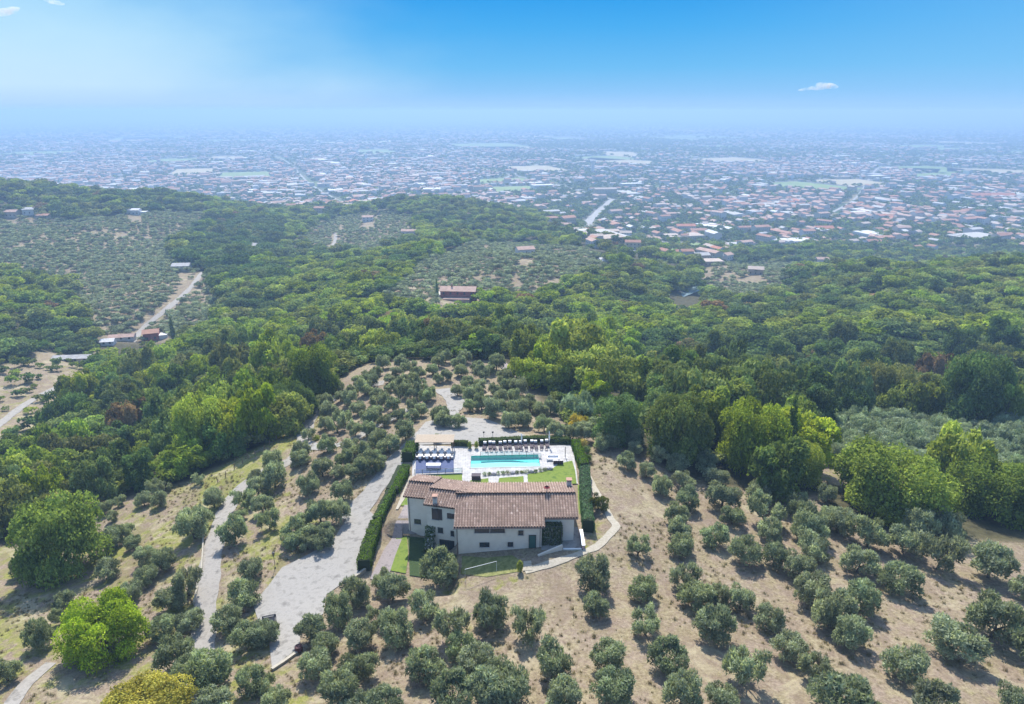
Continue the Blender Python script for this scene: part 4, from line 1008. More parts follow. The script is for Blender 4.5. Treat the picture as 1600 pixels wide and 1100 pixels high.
# windows: x0,z0,x1,z1 on a wall frame (origin, e, out-normal)
def window(O, e, x0, z0, x1, z1, style='pane', shutters=None, name='window', pane=None):
    n = (e[1], -e[0])
    T = lambda a, b, c: (O[0] + e[0] * a + n[0] * b, O[1] + e[1] * a + n[1] * b, c)
    m = MB(); w = .07
    for q in ((x0 - w, z0 - w, x1 + w, z0), (x0 - w, z1, x1 + w, z1 + w), (x0 - w, z0, x0, z1), (x1, z0, x1 + w, z1)): m.box(q[0], -.02, q[1], q[2], .05, q[3], T=T)
    o = m.build(name, m_wood_d, house)
    g = MB(); g.box(x0 + .002, -.02, z0 + .002, x1 - .002, .012, z1 - .002, T=T); g.build('panel' if style == 'door' else 'pane', pane or m_glass, o)
    if style != 'door':
        b = MB(); k = max(1, int(round((x1 - x0) / .65)))
        for i in range(1, k + 1): xx = x0 + (x1 - x0) * i / (k + .0) if k > 1 and i < k else (x0 + x1) / 2; b.box(xx - .03, .014, z0, xx + .03, .04, z1, T=T)
        b.build('frame', m_wood_d, o)
        s = MB(); s.box(x0 - .15, -.02, z0 - .14, x1 + .15, .14, z0 - .072, T=T); s.build('sill', m_concrete, o)
    if shutters:
        for sx in shutters:
            b = MB(); xa, xb = (x0 - .62, x0 - .08) if sx < 0 else (x1 + .08, x1 + .62); b.box(xa, .0, z0 - .03, xb, .06, z1 + .03, T=T)
            for zz in np.arange(z0 + .05, z1, .13): b.box(xa + .06, .062, zz, xb - .06, .085, zz + .06, T=T)
            b.build('shutter', m_shut, o)
    return o
W0 = ((0.0, 83.0), (1.0, 0.012)); yC = lambda x: 83.0
window(*W0, -5.24, 3.66, -3.32, 4.36); window(*W0, -3.02, 3.66, -1.1, 4.36)
window(*W0, .97, 3.2, 1.55, 3.8); window(*W0, -4.56, 1.25, -3.3, 1.85); window(*W0, -.55, 1.28, .1, 1.88)
window(*W0, 2.46, 1.0, 3.37, 3.05, 'door', name='door', pane=m_green)
nB = (eB[1], -eB[0]); FB = ((OB[0] + nB[0] * 2.45, OB[1] + nB[1] * 2.45), eB)
nA = (eA[1], -eA[0]); FA = ((OA[0] + nA[0] * 2.4, OA[1] + nA[1] * 2.4), eA)
window(*FB, 1.2, 3.1, 2.1, 4.9, shutters=(1,)); window(*FB, 3.55, 3.6, 4.05, 4.35, shutters=(1,))
window(*FB, 2.0, .9, 2.7, 1.7); window(*FB, 4.0, .6, 4.4, 1.4)
window(*FB, 2.2, -2.0, 4.4, -.35, name='glass_door')
window(*FA, 1.5, .2, 2.4, .9)
# pipes and gutters
def part(m, name, mat, parent=house, smooth=False): return m.build(name, mat, parent, smooth)
m = MB(); m.tube([(-7.82, 82.95, 4.5), (-7.82, 82.95, -.5)], .07); part(m, 'drainpipe', m_copper)
m = MB(); m.tube([(-15.75, 90.55, 4.9), (-15.72, 90.6, -2.5)], .07); part(m, 'drainpipe', m_copper)
m = MB(); m.tube([(4.0, 82.9, 4.5), (4.0, 82.9, .8)], .06); part(m, 'drainpipe', m_copper)
m = MB(); m.tube([(-8.3, 82.33, 4.66), (4.6, 82.5, 4.66)], .085); part(m, 'gutter', m_copper)
m = MB(); m.tube([(4.65, 83.98, 5.13), (9.45, 84.03, 5.13)], .085); part(m, 'gutter', m_copper)
def chimney(x, y, zb, h, w=.62):
    m = MB(); m.box(x - w / 2, y - w / 2, zb - .7, x + w / 2, y + w / 2, zb + h); c = m.build('chimney', m_concrete, roofB)
    p = MB()
    for a, b in ((-1, -1), (1, -1), (1, 1), (-1, 1), (0, -1), (0, 1)): p.box(x + a * (w / 2 - .07) - .06, y + b * (w / 2 - .07) - .06, zb + h, x + a * (w / 2 - .07) + .06, y + b * (w / 2 - .07) + .06, zb + h + .28)
    p.box(x - w / 2 - .1, y - w / 2 - .1, zb + h + .28, x + w / 2 + .1, y + w / 2 + .1, zb + h + .38)
    p.build('cap', m_brick, None).parent = c
    return c
chimney(-11.3, 87.25, 5.7, 1.0); c2 = chimney(8.75, 92.2, 5.4, 1.15, .7); c2.parent = roofC
m = MB(); m.tube([(5.15, 88.6, 6.6), (5.15, 88.6, 7.5)], .05)
dish = part(m, 'antenna_pole', m_metal_d)
m = MB()
for i in range(14):
    a, b = 2 * math.pi * i / 14, 2 * math.pi * (i + 1) / 14
    for r0, r1, z0, z1 in ((0, .25, 7.42, 7.45), (.25, .46, 7.45, 7.56)):
        m.poly([(5.15 + r0 * math.cos(a), 88.6 + r0 * math.sin(a), z0), (5.15 + r1 * math.cos(a), 88.6 + r1 * math.sin(a), z1), (5.15 + r1 * math.cos(b), 88.6 + r1 * math.sin(b), z1), (5.15 + r0 * math.cos(b), 88.6 + r0 * math.sin(b), z0)])
    m.poly([(5.15 + .46 * math.cos(a), 88.6 + .46 * math.sin(a), 7.56), (5.15 + .46 * math.cos(b), 88.6 + .46 * math.sin(b), 7.56), (5.15 + .3 * math.cos(b), 88.6 + .3 * math.sin(b), 7.7), (5.15 + .3 * math.cos(a), 88.6 + .3 * math.sin(a), 7.7)])
part(m, 'dish', m_red)
# buttress beside the glass door, overgrown
def LB(s, t): return (OB[0] + eB[0] * s + nB[0] * t, OB[1] + eB[1] * s + nB[1] * t)
m = MB(); m.prism([LB(.45, 2.45), LB(1.35, 2.45), LB(1.5, 4.0), LB(.2, 4.0)], -3, lambda x, y: 1.7 - 2.0 * max(0, (abs((x - OB[0]) * eB[1] - (y - OB[1]) * eB[0]) - 2.45))); part(m, 'buttress', m_concrete)
# terrace on the right with its stair wall, pink pillar wall and overgrown porch
m = MB(); m.prism([(4.2, 82.35), (9.9, 82.6), (9.9, 88), (4.2, 88)], -1, 1.12); tag(m.build('patio', m_gravel), kind='structure')
m = MB(); m.prism([(3.6, 81.2), (3.75, 80.95), (7.2, 82.3), (7.1, 82.55)], -.5, lambda x, y: 1.2 + .22 * (x - 3.6)); tag(m.build('stair_wall', m_plaster), 'white sloping side wall of the stairs up to the small terrace', 'wall')
m = MB()
m.box(10.0, 82.5, -.4, 10.35, 86.3, 1.75)
pw = empty('garden_wall', (0, 0, 0), 0, 'low pink washed wall with white coping closing the small terrace', 'wall'); m.build('wall', m_pink, pw)
m = MB(); m.box(9.92, 82.4, 1.75, 10.43, 86.4, 1.85); m.box(7.3, 82.30, 1.0, 9.9, 82.5, 1.32); m.build('coping', m_wpaint, pw)
def leaf_box(name, lo, hi, n, mat, size=.22, label=None, cat=None, core=None, tag_kind=None):
    rs = np.random.RandomState(int(abs(lo[0] * 31 + hi[1] * 17)) % 9999)
    P = rs.uniform(0, 1, (n, 3)); f = rs.randint(0, 5, n)
    for i in range(3): P[f == i, [0, 1, 2][i]] = rs.uniform(.9, 1.04, (f == i).sum())
    P[f == 3, 0] = rs.uniform(-.04, .1, (f == 3).sum()); P[f == 4, 1] = rs.uniform(-.04, .1, (f == 4).sum())
    P = np.array(lo) + P * (np.array(hi) - np.array(lo))
    nr = rs.normal(size=(n, 3)); nr /= np.linalg.norm(nr, axis=1)[:, None]; ax = np.cross(nr, rs.normal(size=(n, 3))); ax /= np.linalg.norm(ax, axis=1)[:, None]; bx = np.cross(nr, ax)
    s = size * rs.uniform(.6, 1.3, n)[:, None] * .5
    V = np.stack([P - ax * s, P + bx * s, P + ax * s, P - bx * s], 1).reshape(-1, 3)
    return V, np.arange(4 * n).reshape(n, 4)
V, F = leaf_box('x', (4.25, 83.4, 1.1), (7.15, 84.55, 4.25), 2600, None, .2)
pc = empty('climbing_plant', (0, 0, 0), 0, 'dark climbing plant covering the porch of the right end', 'climbing plant')
link_mesh('foliage', np_mesh('foliage', V, F, MAT['dark_leaves']), pc)
m = MB()
for x in (4.3, 5.7, 7.1): m.tube([(x, 83.45, 1.1), (x, 83.45, 4.2)], .06)
m.tube([(4.3, 83.45, 4.2), (7.1, 83.45, 4.2)], .06); m.build('trellis', m_metal_d, pc)

rs = np.random.RandomState(3); n = 2200; V = []
a = rs.uniform(.05, 1.55, n); b = rs.uniform(2.4, 4.15, n); top = 1.7 - 2.0 * (b - 2.45); zz = top - np.where(rs.rand(n) < .4, 0, rs.uniform(0, 1, n) * (top + 2.6)) + .08
edge = rs.rand(n) < .5; b = np.where(edge, 4.08 - 0 * b, b); zz = np.where(edge, rs.uniform(-2.6, -1.3, n), zz)
P = np.stack([OB[0] + eB[0] * a + nB[0] * b, OB[1] + eB[1] * a + nB[1] * b, zz], 1); nr = rs.normal(size=(n, 3)); nr /= np.linalg.norm(nr, axis=1)[:, None]; ax = np.cross(nr, rs.normal(size=(n, 3))); ax /= np.linalg.norm(ax, axis=1)[:, None]; bx = np.cross(nr, ax); k = .13
link_mesh('ivy', np_mesh('ivy', np.stack([P - ax * k, P + bx * k, P + ax * k, P - bx * k], 1).reshape(-1, 3), np.arange(4 * n).reshape(n, 4), MAT['dark_leaves']), house)
# ------------------------------------------------------------------ hedges
def hedge(path, width, height, label, mat='hedge_leaves', dens=60, world=False, sz=.2, name='hedge'):
    P = np.array(path if world else [at(*p)[:2] for p in path], float)
    seg = np.linalg.norm(np.diff(P, axis=0), axis=1); Ltot = seg.sum(); cum = np.r_[0, np.cumsum(seg)]
    def pos(s):
        return np.stack([np.interp(s, cum, P[:, 0]), np.interp(s, cum, P[:, 1])], -1)
    e = empty(name, (P[0][0], P[0][1], h1(*P[0])), 0, label, 'hedge'); off = np.array([P[0][0], P[0][1], h1(*P[0])])
    n = int(dens * Ltot * (width + 2 * height)); rs = np.random.RandomState(int(Ltot * 100) % 9973)
    s = rs.uniform(0, Ltot, n); c = pos(s); d = pos(np.minimum(s + .3, Ltot)) - pos(np.maximum(s - .3, 0)); d /= np.linalg.norm(d, axis=1)[:, None]; nn_ = np.stack([-d[:, 1], d[:, 0]], 1)
    u = rs.uniform(-1, 1, n) * (width + 2 * height); top = np.abs(u) < width
    a = np.where(top, u / width, np.sign(u) * rs.uniform(.88, 1.03, n)); bulge = 1 + .06 * np.sin(s * 1.9) + .05 * np.sin(s * 4.3 + 1)
    z = np.where(top, height * rs.uniform(.93, 1.03, n) - .12 * np.abs(a) ** 4 * height, (np.abs(u) - width) / (2 * height) * height * .97)
    XY = c + nn_ * (a * width * .5 * bulge)[:, None]; Zg = hgt(XY[:, 0], XY[:, 1]); Pn = np.stack([XY[:, 0], XY[:, 1], Zg + z * (1 + .03 * np.sin(s * 3))], 1) - off
    out = np.stack([nn_[:, 0] * a, nn_[:, 1] * a, top * 1.0], 1) + rs.normal(size=(n, 3)) * .55; out /= np.linalg.norm(out, axis=1)[:, None]
    ax = np.cross(out, rs.normal(size=(n, 3))); ax /= np.linalg.norm(ax, axis=1)[:, None]; bx = np.cross(out, ax); k = sz * rs.uniform(.6, 1.3, n)[:, None] * .5
    V = np.stack([Pn - ax * k, Pn + bx * k, Pn + ax * k, Pn - bx * k], 1).reshape(-1, 3)
    link_mesh('leaves', np_mesh('leaves', V, np.arange(4 * n).reshape(n, 4), MAT[mat]), e)
    m = MB(); ss = np.linspace(0, Ltot, max(2, int(Ltot / 1.0))); cc = pos(ss); dd_ = np.gradient(cc, axis=0); dd_ /= np.linalg.norm(dd_, axis=1)[:, None]
    for i in range(len(ss) - 1):
        q = []
        for j in (i, i + 1):
            nn2 = np.array([-dd_[j][1], dd_[j][0]]); zz = h1(*cc[j])
            q.append([(cc[j][0] + nn2[0] * w_ - off[0], cc[j][1] + nn2[1] * w_ - off[1], zz + h_ - off[2]) for w_, h_ in ((-width * .42, -.2), (-width * .42, height * .88), (width * .42, height * .88), (width * .42, -.2))])
        for a_ in range(3): m.poly([q[0][a_], q[0][a_ + 1], q[1][a_ + 1], q[1][a_]])
        if i == 0: m.poly(q[0])
        if i == len(ss) - 2: m.poly(q[1][::-1])
    m.build('branches', MAT['hedge_core'], e)
    return e
principled('hedge_core', (.02, .032, .01), .9)
hedge([(569, 893), (574, 872), (589, 828)], 1.9, 2.1, 'tall clipped box hedge between the gravel forecourt and the cobbled drive')
hedge([(591, 822), (600, 800), (612, 778)], 1.7, 1.8, 'clipped hedge continuing past the small olive beside the drive')
hedge([(613, 775), (622, 758), (631, 738)], 2.4, 1.6, 'broad sunlit clipped hedge at the pergola end of the drive')
hedge([(899, 700), (905, 717), (913, 738)], 1.5, 2.0, 'light green clipped hedge along the pool lawn')
hedge([(913, 745), (914, 780), (919, 832)], 1.7, 2.3, 'bluish green tall hedge along the right end of the farmhouse', 'grey_hedge_leaves')
hedge([(748, 695), (800, 692), (845, 690), (892, 693)], 1.0, 1.25, 'dark low hedge behind the sun loungers', 'dark_leaves')
hedge([(705, 697), (720, 697), (731, 698)], .8, 1.2, 'short dark hedge beside the pergola', 'dark_leaves')
hedge([(636, 722), (642, 712), (646, 704)], 2.2, 2.2, 'loose bright green shrub hedge left of the pergola', 'hedge_leaves')
def shrub(px, py, w, h, mat, label, name='shrub', n=420, lobes=None, cat='shrub', world=None, group=None, sz=.16):
    X, Y, Z = at(px, py) if world is None else (world[0], world[1], h1(*world))
    rs = np.random.RandomState(int(px * 7 + py * 3) % 9999)
    lb = lobes or [(0, 0, h * .5, w * .5, w * .5, h * .5)] + [(rs.uniform(-.2, .2) * w, rs.uniform(-.2, .2) * w, h * rs.uniform(.4, .65), w * .33, w * .33, h * .36) for _ in range(4)]
    V, F = clumps(rs, lb, n, sz, shell=(.4, 1.04), low=-2)
    e = link_mesh(name, np_mesh('shrub', V, F, MAT[mat]), None, (X, Y, Z - .03)); tag(e, label, cat, group)
    return e
shrub(734, 702, .9, 1.7, 'lime_leaves', 'golden green egg shaped shrub at the left side of the pool gate')
shrub(744.5, 702, .9, 1.8, 'lime_leaves', 'golden green egg shaped shrub at the right side of the pool gate')
shrub(911, 698, 2.3, 1.7, 'yellow_leaves', 'bright yellow flowering shrub outside the hedge', n=700)
shrub(916, 709, 1.9, 1.7, 'dark_leaves', 'dark rounded shrub just below the yellow one', n=700)
shrub(919, 722, 1.7, 1.6, 'dark_leaves', 'second dark rounded shrub nearer the stone path', n=700)
shrub(812, 894, .9, 2.0, 'lime_leaves', 'narrow clipped yellow green shrub at the foot of the stone path', n=600)
shrub(684, 690, 2.2, 1.7, 'dark_leaves', 'round dark shrub on the gravel behind the pergola', n=700)
shrub(848, 690, 1.6, 1.2, 'lime_leaves', 'light green shrub just beyond the lounger hedge')
shrub(872, 690, 2.6, 1.4, 'lime_leaves', 'wider light green shrub beyond the corner of the lounger hedge')
shrub(493, 688, 1.8, 1.3, 'lime_leaves', 'small bright shrub beneath the olives beside the side road')
X, Y, w = base_of(935, 783, 26, .62); plant('mixed', X, Y, w, 'small round fruit tree between the tall hedge and the stone path', None, 'fruit_tree', 'tree', hs=1.0)

# lawns, paving, paths
PC, PR = (-1.25, 110.35), R(2.6)          # pool centre and its turn
def rot(p, c=PC, a=PR): return (c[0] + p[0] * math.cos(a) - p[1] * math.sin(a), c[1] + p[0] * math.sin(a) + p[1] * math.cos(a))
def unrot(p, c=PC, a=PR): x, y = p[0] - c[0], p[1] - c[1]; return (x * math.cos(a) + y * math.sin(a), -x * math.sin(a) + y * math.cos(a))
PW, PH = 6.2, 2.2
ring = [unrot(p) for p in gpoly([(643, 760), (646, 697), (735, 699), (892, 697), (897, 712), (901, 738), (903, 757)])]
bm = bmesh.new(); bm.faces.new([bm.verts.new((x, y, .16)) for x, y in ring])
for co, no in (((-PW, 0, 0), (1, 0, 0)), ((PW, 0, 0), (1, 0, 0)), ((0, -PH, 0), (0, 1, 0)), ((0, PH, 0), (0, 1, 0))):
    bmesh.ops.bisect_plane(bm, geom=bm.verts[:] + bm.edges[:] + bm.faces[:], plane_co=co, plane_no=no)
bmesh.ops.delete(bm, geom=[f for f in bm.faces if abs(f.calc_center_median().x) < PW and abs(f.calc_center_median().y) < PH], context='FACES')
bmesh.ops.recalc_face_normals(bm, faces=bm.faces)
me = bpy.data.meshes.new('terrace_paving'); bm.to_mesh(me); bm.free(); me.materials.append(m_white)
o = link_mesh('terrace_paving', me, None, (PC[0], PC[1], 0)); o.rotation_euler = (0, 0, PR); tag(o, kind='structure')
z0 = lambda x, y: .16
for pix in ([(657, 743.5), (722, 741.5), (722, 760), (657, 760)], [(735, 752), (763, 748.5), (764, 760), (735, 760)], [(780, 748), (818, 745.3), (819, 760), (778, 760)],
            [(824, 742), (845, 739), (861, 735), (874, 725.5), (894, 721), (898.5, 736), (901, 757), (825, 760)]):
    sheet('lawn', gpoly(pix), .02, m_lawn, zf=z0)
sheet('lawn', gpoly([(902.5, 758), (907, 758), (909, 803), (904.5, 803)]), .05, m_lawn)
sheet('lawn', gpoly([(619, 840), (636, 839), (638, 870), (634, 897), (607, 892)]), .12, m_lawn, step=1.0)
sheet('painted_lawn_shade', gpoly([(637, 839), (660, 841), (690, 850), (714, 868), (702, 906), (640, 900), (639, 870)]), .13, noisy('lawn_shade_green', (.012, .03, .008), (.05, .085, .02), 5, bump=1.0), step=1.0)  # shade beside the house, painted as a dark green sheet instead of lawn
gi_ = gpoly([(637, 839), (660, 841), (690, 850), (714, 868), (702, 906), (640, 900), (639, 870)])
sheet('lawn', gpoly([(623, 791), (637, 768), (637, 791)]), .12, m_lawn)
sheet('path', gpoly([(618, 797), (640, 745), (646, 745), (640, 768), (622, 797)]), .17, m_stone, step=1.0)
road('path', [(918, 745), (926, 760), (944, 790), (955, 812), (963, 822), (950, 838), (930, 856), (905, 866), (870, 878), (845, 886), (820, 893)], 1.15, m_stone, dz=.08, step=.7)
sheet('path', gpoly([(818, 878), (830, 877), (832, 892), (817, 893)]), .12, m_stone, step=1)
m_ramp = noisy('shaded_ground', (.16, .13, .09), (.26, .22, .16), 2)
sheet('lawn', gpoly([(700, 908), (716, 870), (760, 872), (800, 868), (818, 880), (815, 893), (760, 902)]), .06, noisy('rough_lawn', (.10, .12, .03), (.26, .25, .09), 1.6), step=1.0)

# swimming pool
pool = empty('swimming_pool', (PC[0], PC[1], 0), PR, 'long turquoise swimming pool with a pale shallow shelf on its near side', 'pool')
m_liner = noisy('pool_liner', (.16, .70, .64), (.22, .76, .70), .8)
m_shelf = noisy('pool_shelf', (.42, .66, .66), (.50, .72, .70), 1.5)
m = MB()
m.poly([(-PW, -PH, -.55), (PW, -PH, -.55), (PW, PH, -.55), (-PW, PH, -.55)])
for a, b in (((-PW, PH), (PW, PH)), ((PW, PH), (PW, -PH)), ((PW, -PH), (-PW, -PH)), ((-PW, -PH), (-PW, PH))): m.poly([(a[0], a[1], .14), (b[0], b[1], .14), (b[0], b[1], -.55), (a[0], a[1], -.55)])
m.build('basin', m_liner, pool)
m = MB(); xs_ = np.linspace(-PW + .01, PW - .01, 40); yy = lambda x: .12 + .16 * math.sin(x * .55 + 2.2)
for a, b in zip(xs_[:-1], xs_[1:]):
    m.poly([(a, -PH + .01, -.2), (b, -PH + .01, -.2), (b, yy(b), -.24), (a, yy(a), -.24)]); m.poly([(a, yy(a), -.24), (b, yy(b), -.24), (b, yy(b), -.55), (a, yy(a), -.55)])
m.build('shelf', m_shelf, pool)
wm = bpy.data.materials.new('pool_water'); wm.use_nodes = True; t = wm.node_tree
for n in list(t.nodes): t.nodes.remove(n)
tr = N(t, 'ShaderNodeBsdfTransparent'); tr.inputs[0].default_value = (.72, .97, .96, 1)
gl = N(t, 'ShaderNodeBsdfGlossy'); gl.inputs['Roughness'].default_value = .06
fz = N(t, 'ShaderNodeFresnel'); fz.inputs[0].default_value = 1.33
wn = N(t, 'ShaderNodeTexNoise'); wn.inputs['Scale'].default_value = 3; wn.inputs['Detail'].default_value = 3; wb = N(t, 'ShaderNodeBump'); wb.inputs['Strength'].default_value = .25; wb.inputs['Distance'].default_value = .05
L(t, wn.outputs[0], wb.inputs['Height']); L(t, wb.outputs[0], gl.inputs['Normal']); L(t, wb.outputs[0], fz.inputs['Normal'])
ms = N(t, 'ShaderNodeMixShader'); L(t, fz.outputs[0], ms.inputs[0]); L(t, tr.outputs[0], ms.inputs[1]); L(t, gl.outputs[0], ms.inputs[2])
ou = N(t, 'ShaderNodeOutputMaterial'); L(t, ms.outputs[0], ou.inputs[0])
m = MB(); m.poly([(-PW + .005, -PH + .005, .06), (PW - .005, -PH + .005, .06), (PW - .005, PH - .005, .06), (-PW + .005, PH - .005, .06)]); m.build('water_surface', wm, pool)
m = MB()
for q in ((-PW - .3, -PH - .3, PW + .3, -PH), (-PW - .3, PH, PW + .3, PH + .3), (-PW - .3, -PH, -PW, PH), (PW, -PH, PW + .3, PH)): m.box(q[0], q[1], .10, q[2], q[3], .20)
m.build('coping', m_white, pool)
ZT = .165
def gp(px, py): X, Y, Z = at(px, py, .16); return X, Y
# pergola with reed roof, posts; dining tables and chairs; dark deck
A, B_, C_, D = [np.array(gp(*p)) for p in ((650, 711), (708, 711), (707, 704), (651, 704))]
px0, px1 = A[0] - .1, B_[0]; ya = 111.6; yb = 115.8
per = empty('pergola', (px0, ya, ZT), 0, 'pergola with flat brown reed roof beside the pool', 'pergola')
w_ = px1 - px0
m_reed = noisy('reed_mat', (.26, .20, .14), (.44, .36, .27), 4, c3=(.36, .28, .20))
m = MB()
for i in range(26):
    y_ = 1.35 + (yb - ya - 1.0) * i / 26; m.box(-.1 + .05 * math.sin(i * 3), y_, 2.42 + .012 * (i % 3), w_ + .1, y_ + .125, 2.46 + .012 * (i % 3))
m.build('roof', m_reed, per)
for x in (0.1, w_ / 2, w_ - .1):
    for y in (1.45, yb - ya + .1):
        m = MB(); m.box(x - .06, y - .06, 0, x + .06, y + .06, 2.36); m.build('post', m_wood, per)
m = MB()
for y in (1.45, yb - ya + .1): m.box(0, y - .05, 2.36, w_, y + .05, 2.415)
m.build('beam', m_wood, per)
m_blue = noisy('blue_deck', (.055, .075, .15), (.08, .10, .19), 2)
o = sheet('deck', [gp(649, 740), gp(709, 738), gp(709, 717), gp(650, 717)], .03, m_blue, step=3, zf=z0)
m = MB(); X0, Y0 = gp(677.5, 731); m.box(-1.6, -.45, .66, 1.6, .45, .74, T=lambda a, b, c: (a * .8 + X0, b + Y0, c + ZT - .0))
lt = empty('long_table', (0, 0, 0), 0, 'long pale table standing alone on the dark blue deck', 'table'); m.build('tabletop', m_wpaint, lt)
for sx in (-1.2, 1.2):
    for sy in (-.38, .38):
        m = MB(); m.box(X0 + sx - .03, Y0 + sy - .03, ZT + .03, X0 + sx + .03, Y0 + sy + .03, ZT + .655); m.build('leg', m_metal_d, lt)
def copy_tree(o, parent=None):
    c = o.copy(); C.objects.link(c); c.parent = parent
    for ch in list(o.children): copy_tree(ch, c)
    return c
def make_table():
    t_ = empty('dining_table', (0, 0, 0)); m = MB(); m.box(-.42, -.42, .70, .42, .42, .75); m.build('tabletop', m_wpaint, t_)
    for a in (-.36, .36):
        for b in (-.36, .36): m = MB(); m.box(a - .025, b - .025, 0, a + .025, b + .025, .70); m.build('leg', m_red, t_)
    return t_
def make_chair(mt):
    c = empty('garden_chair', (0, 0, 0)); m = MB(); m.box(-.23, -.23, .42, .23, .23, .47); m.build('seat', mt, c)
    m = MB(); m.box(-.23, .19, .47, .23, .23, .88); m.build('backrest', mt, c)
    for a in (-.2, .2):
        for b in (-.2, .2): m = MB(); m.box(a - .02, b - .02, 0, a + .02, b + .02, .42); m.build('leg', m_metal_d, c)
    return c
tab0, ch0, used_t, used_c = make_table(), make_chair(m_wpaint), 0, 0
for r, (py, n_) in enumerate(((717, 5), (710.5, 5))):
    for k in range(n_):
        x, y = gp(657 + k * 11, py); tb = tab0 if not used_t else copy_tree(tab0); used_t += 1
        tb.location = (x, y, ZT + .035 * (r == 0)); tag(tb, f"square white dining table with red legs, {ordinal(k + 1)} from left, {'deck edge' if r == 0 else 'pergola'} row", 'table', 'dining tables by the pergola')
        for q, (dx, dy, a) in enumerate(((0, -.62, math.pi), (0, .62, 0), (-.62, 0, math.pi / 2), (.62, 0, -math.pi / 2))):
            c = ch0 if not used_c else copy_tree(ch0); used_c += 1
            c.location = (x + dx, y + dy, ZT + .035 * (r == 0)); c.rotation_euler = (0, 0, a)
            tag(c, f"white chair on the {['near', 'far', 'left', 'right'][q]} side of {ordinal(k + 1)} table in the {'deck edge' if r == 0 else 'pergola'} row", 'chair', 'white chairs at the dining tables')
# railings: glass with posts
def rail(pts, label, zb=ZT, h=.95, step=1.35):
    e = empty('glass_railing', (pts[0][0], pts[0][1], zb), 0, label, 'railing'); P = [np.array(p, float) for p in pts]
    for a, b in zip(P[:-1], P[1:]):
        n = max(1, int(round(np.linalg.norm(b - a) / step)))
        for i in range(n + 1):
            p = a + (b - a) * i / n - P[0]
            m = MB(); m.box(p[0] - .035, p[1] - .035, 0, p[0] + .035, p[1] + .035, h); m.build('post', m_metal_d, e)
        a2, b2 = a - P[0], b - P[0]; m = MB(); m.tube([(a2[0], a2[1], h - .03), (b2[0], b2[1], h - .03)], .025); m.build('handrail', m_metal_d, e)
        d = (b - a) / np.linalg.norm(b - a); nn2 = np.array([-d[1], d[0]]) * .006
        m = MB(); q = [a2 + nn2 + d * .05, b2 + nn2 - d * .05, b2 - nn2 - d * .05, a2 - nn2 + d * .05]; m.prism([tuple(v) for v in q], .08, h - .08); m.build('pane', GLS, e)
GLS = bpy.data.materials.new('clear_glass'); GLS.use_nodes = True; t = GLS.node_tree
for n in list(t.nodes): t.nodes.remove(n)
a_ = N(t, 'ShaderNodeBsdfTransparent'); a_.inputs[0].default_value = (.88, .93, .95, 1); b_ = N(t, 'ShaderNodeBsdfGlossy'); b_.inputs['Roughness'].default_value = .05
f_ = N(t, 'ShaderNodeFresnel'); x_n = N(t, 'ShaderNodeMixShader'); L(t, f_.outputs[0], x_n.inputs[0]); L(t, a_.outputs[0], x_n.inputs[1]); L(t, b_.outputs[0], x_n.inputs[2]); y_n = N(t, 'ShaderNodeOutputMaterial'); L(t, x_n.outputs[0], y_n.inputs[0])
rail([gp(648, 741), gp(708, 739), gp(722, 738.5)], 'glass railing with dark posts on the near edge of the deck')
rail([gp(751, 737), gp(800, 735.5), gp(845, 733)], 'glass railing with dark posts along the near side of the pool')
# loungers, stools, parasols
def make_lounger(frame, cush):
    e = empty('sun_lounger', (0, 0, 0)); m = MB(); m.box(-.34, -.95, .28, .34, .35, .34); m.build('seat', frame, e)
    m = MB(); m.poly([(-.34, .35, .34), (.34, .35, .34), (.34, .95, .85), (-.34, .95, .85)]); m.poly([(-.34, .97, .79), (.34, .97, .79), (.34, .37, .28), (-.34, .37, .28)])
    m.poly([(-.34, .35, .34), (-.34, .95, .85), (-.34, .97, .79), (-.34, .37, .28)]); m.poly([(.34, .35, .34), (.34, .37, .28), (.34, .97, .79), (.34, .95, .85)]); m.poly([(-.34, .95, .85), (.34, .95, .85), (.34, .97, .79), (-.34, .97, .79)]); m.build('backrest', frame, e)
    m = MB(); m.box(-.28, .62, .60, .28, .98, .93); m.build('cushion', cush, e)
    for a in (-.29, .29):
        for b in (-.85, .3): m = MB(); m.box(a - .03, b - .03, 0, a + .03, b + .03, .28); m.build('leg', frame, e)
    return e
m_wick, *_ = principled('dark_wicker', (.05, .035, .045), .7)
l0 = make_lounger(m_wick, m_wpaint)
for k in range(13):
    x, y = gp(757 + k * 8.1, 700 - k * .25); o = l0 if k == 0 else copy_tree(l0); o.location = (x + .12 * math.sin(k * 2.3), y + .15 * math.sin(k * 1.7), ZT); o.rotation_euler = (0, 0, R(2 + (k * 37 % 15) - 7))
    tag(o, f"dark wicker sun lounger with white head cushion, {ordinal(k + 1)} from left beside the dark hedge", 'sun lounger', 'sun loungers behind the pool')
def make_stool():
    e = empty('side_table', (0, 0, 0)); m = MB(); m.box(-.24, -.2, .36, .24, .2, .41); m.build('tabletop', m_wick, e)
    for a in (-.19, .19):
        for b in (-.15, .15): m = MB(); m.box(a - .025, b - .025, 0, a + .025, b + .025, .36); m.build('leg', m_wick, e)
    return e
s0_ = make_stool()
for k in range(13):
    x, y = gp(760 + k * 7.8, 706 - k * .22); o = s0_ if k == 0 else copy_tree(s0_); o.location = (x, y, ZT)
    tag(o, f"low dark side table, {ordinal(k + 1)} from left along the far pool edge", 'side table', 'low tables behind the pool')
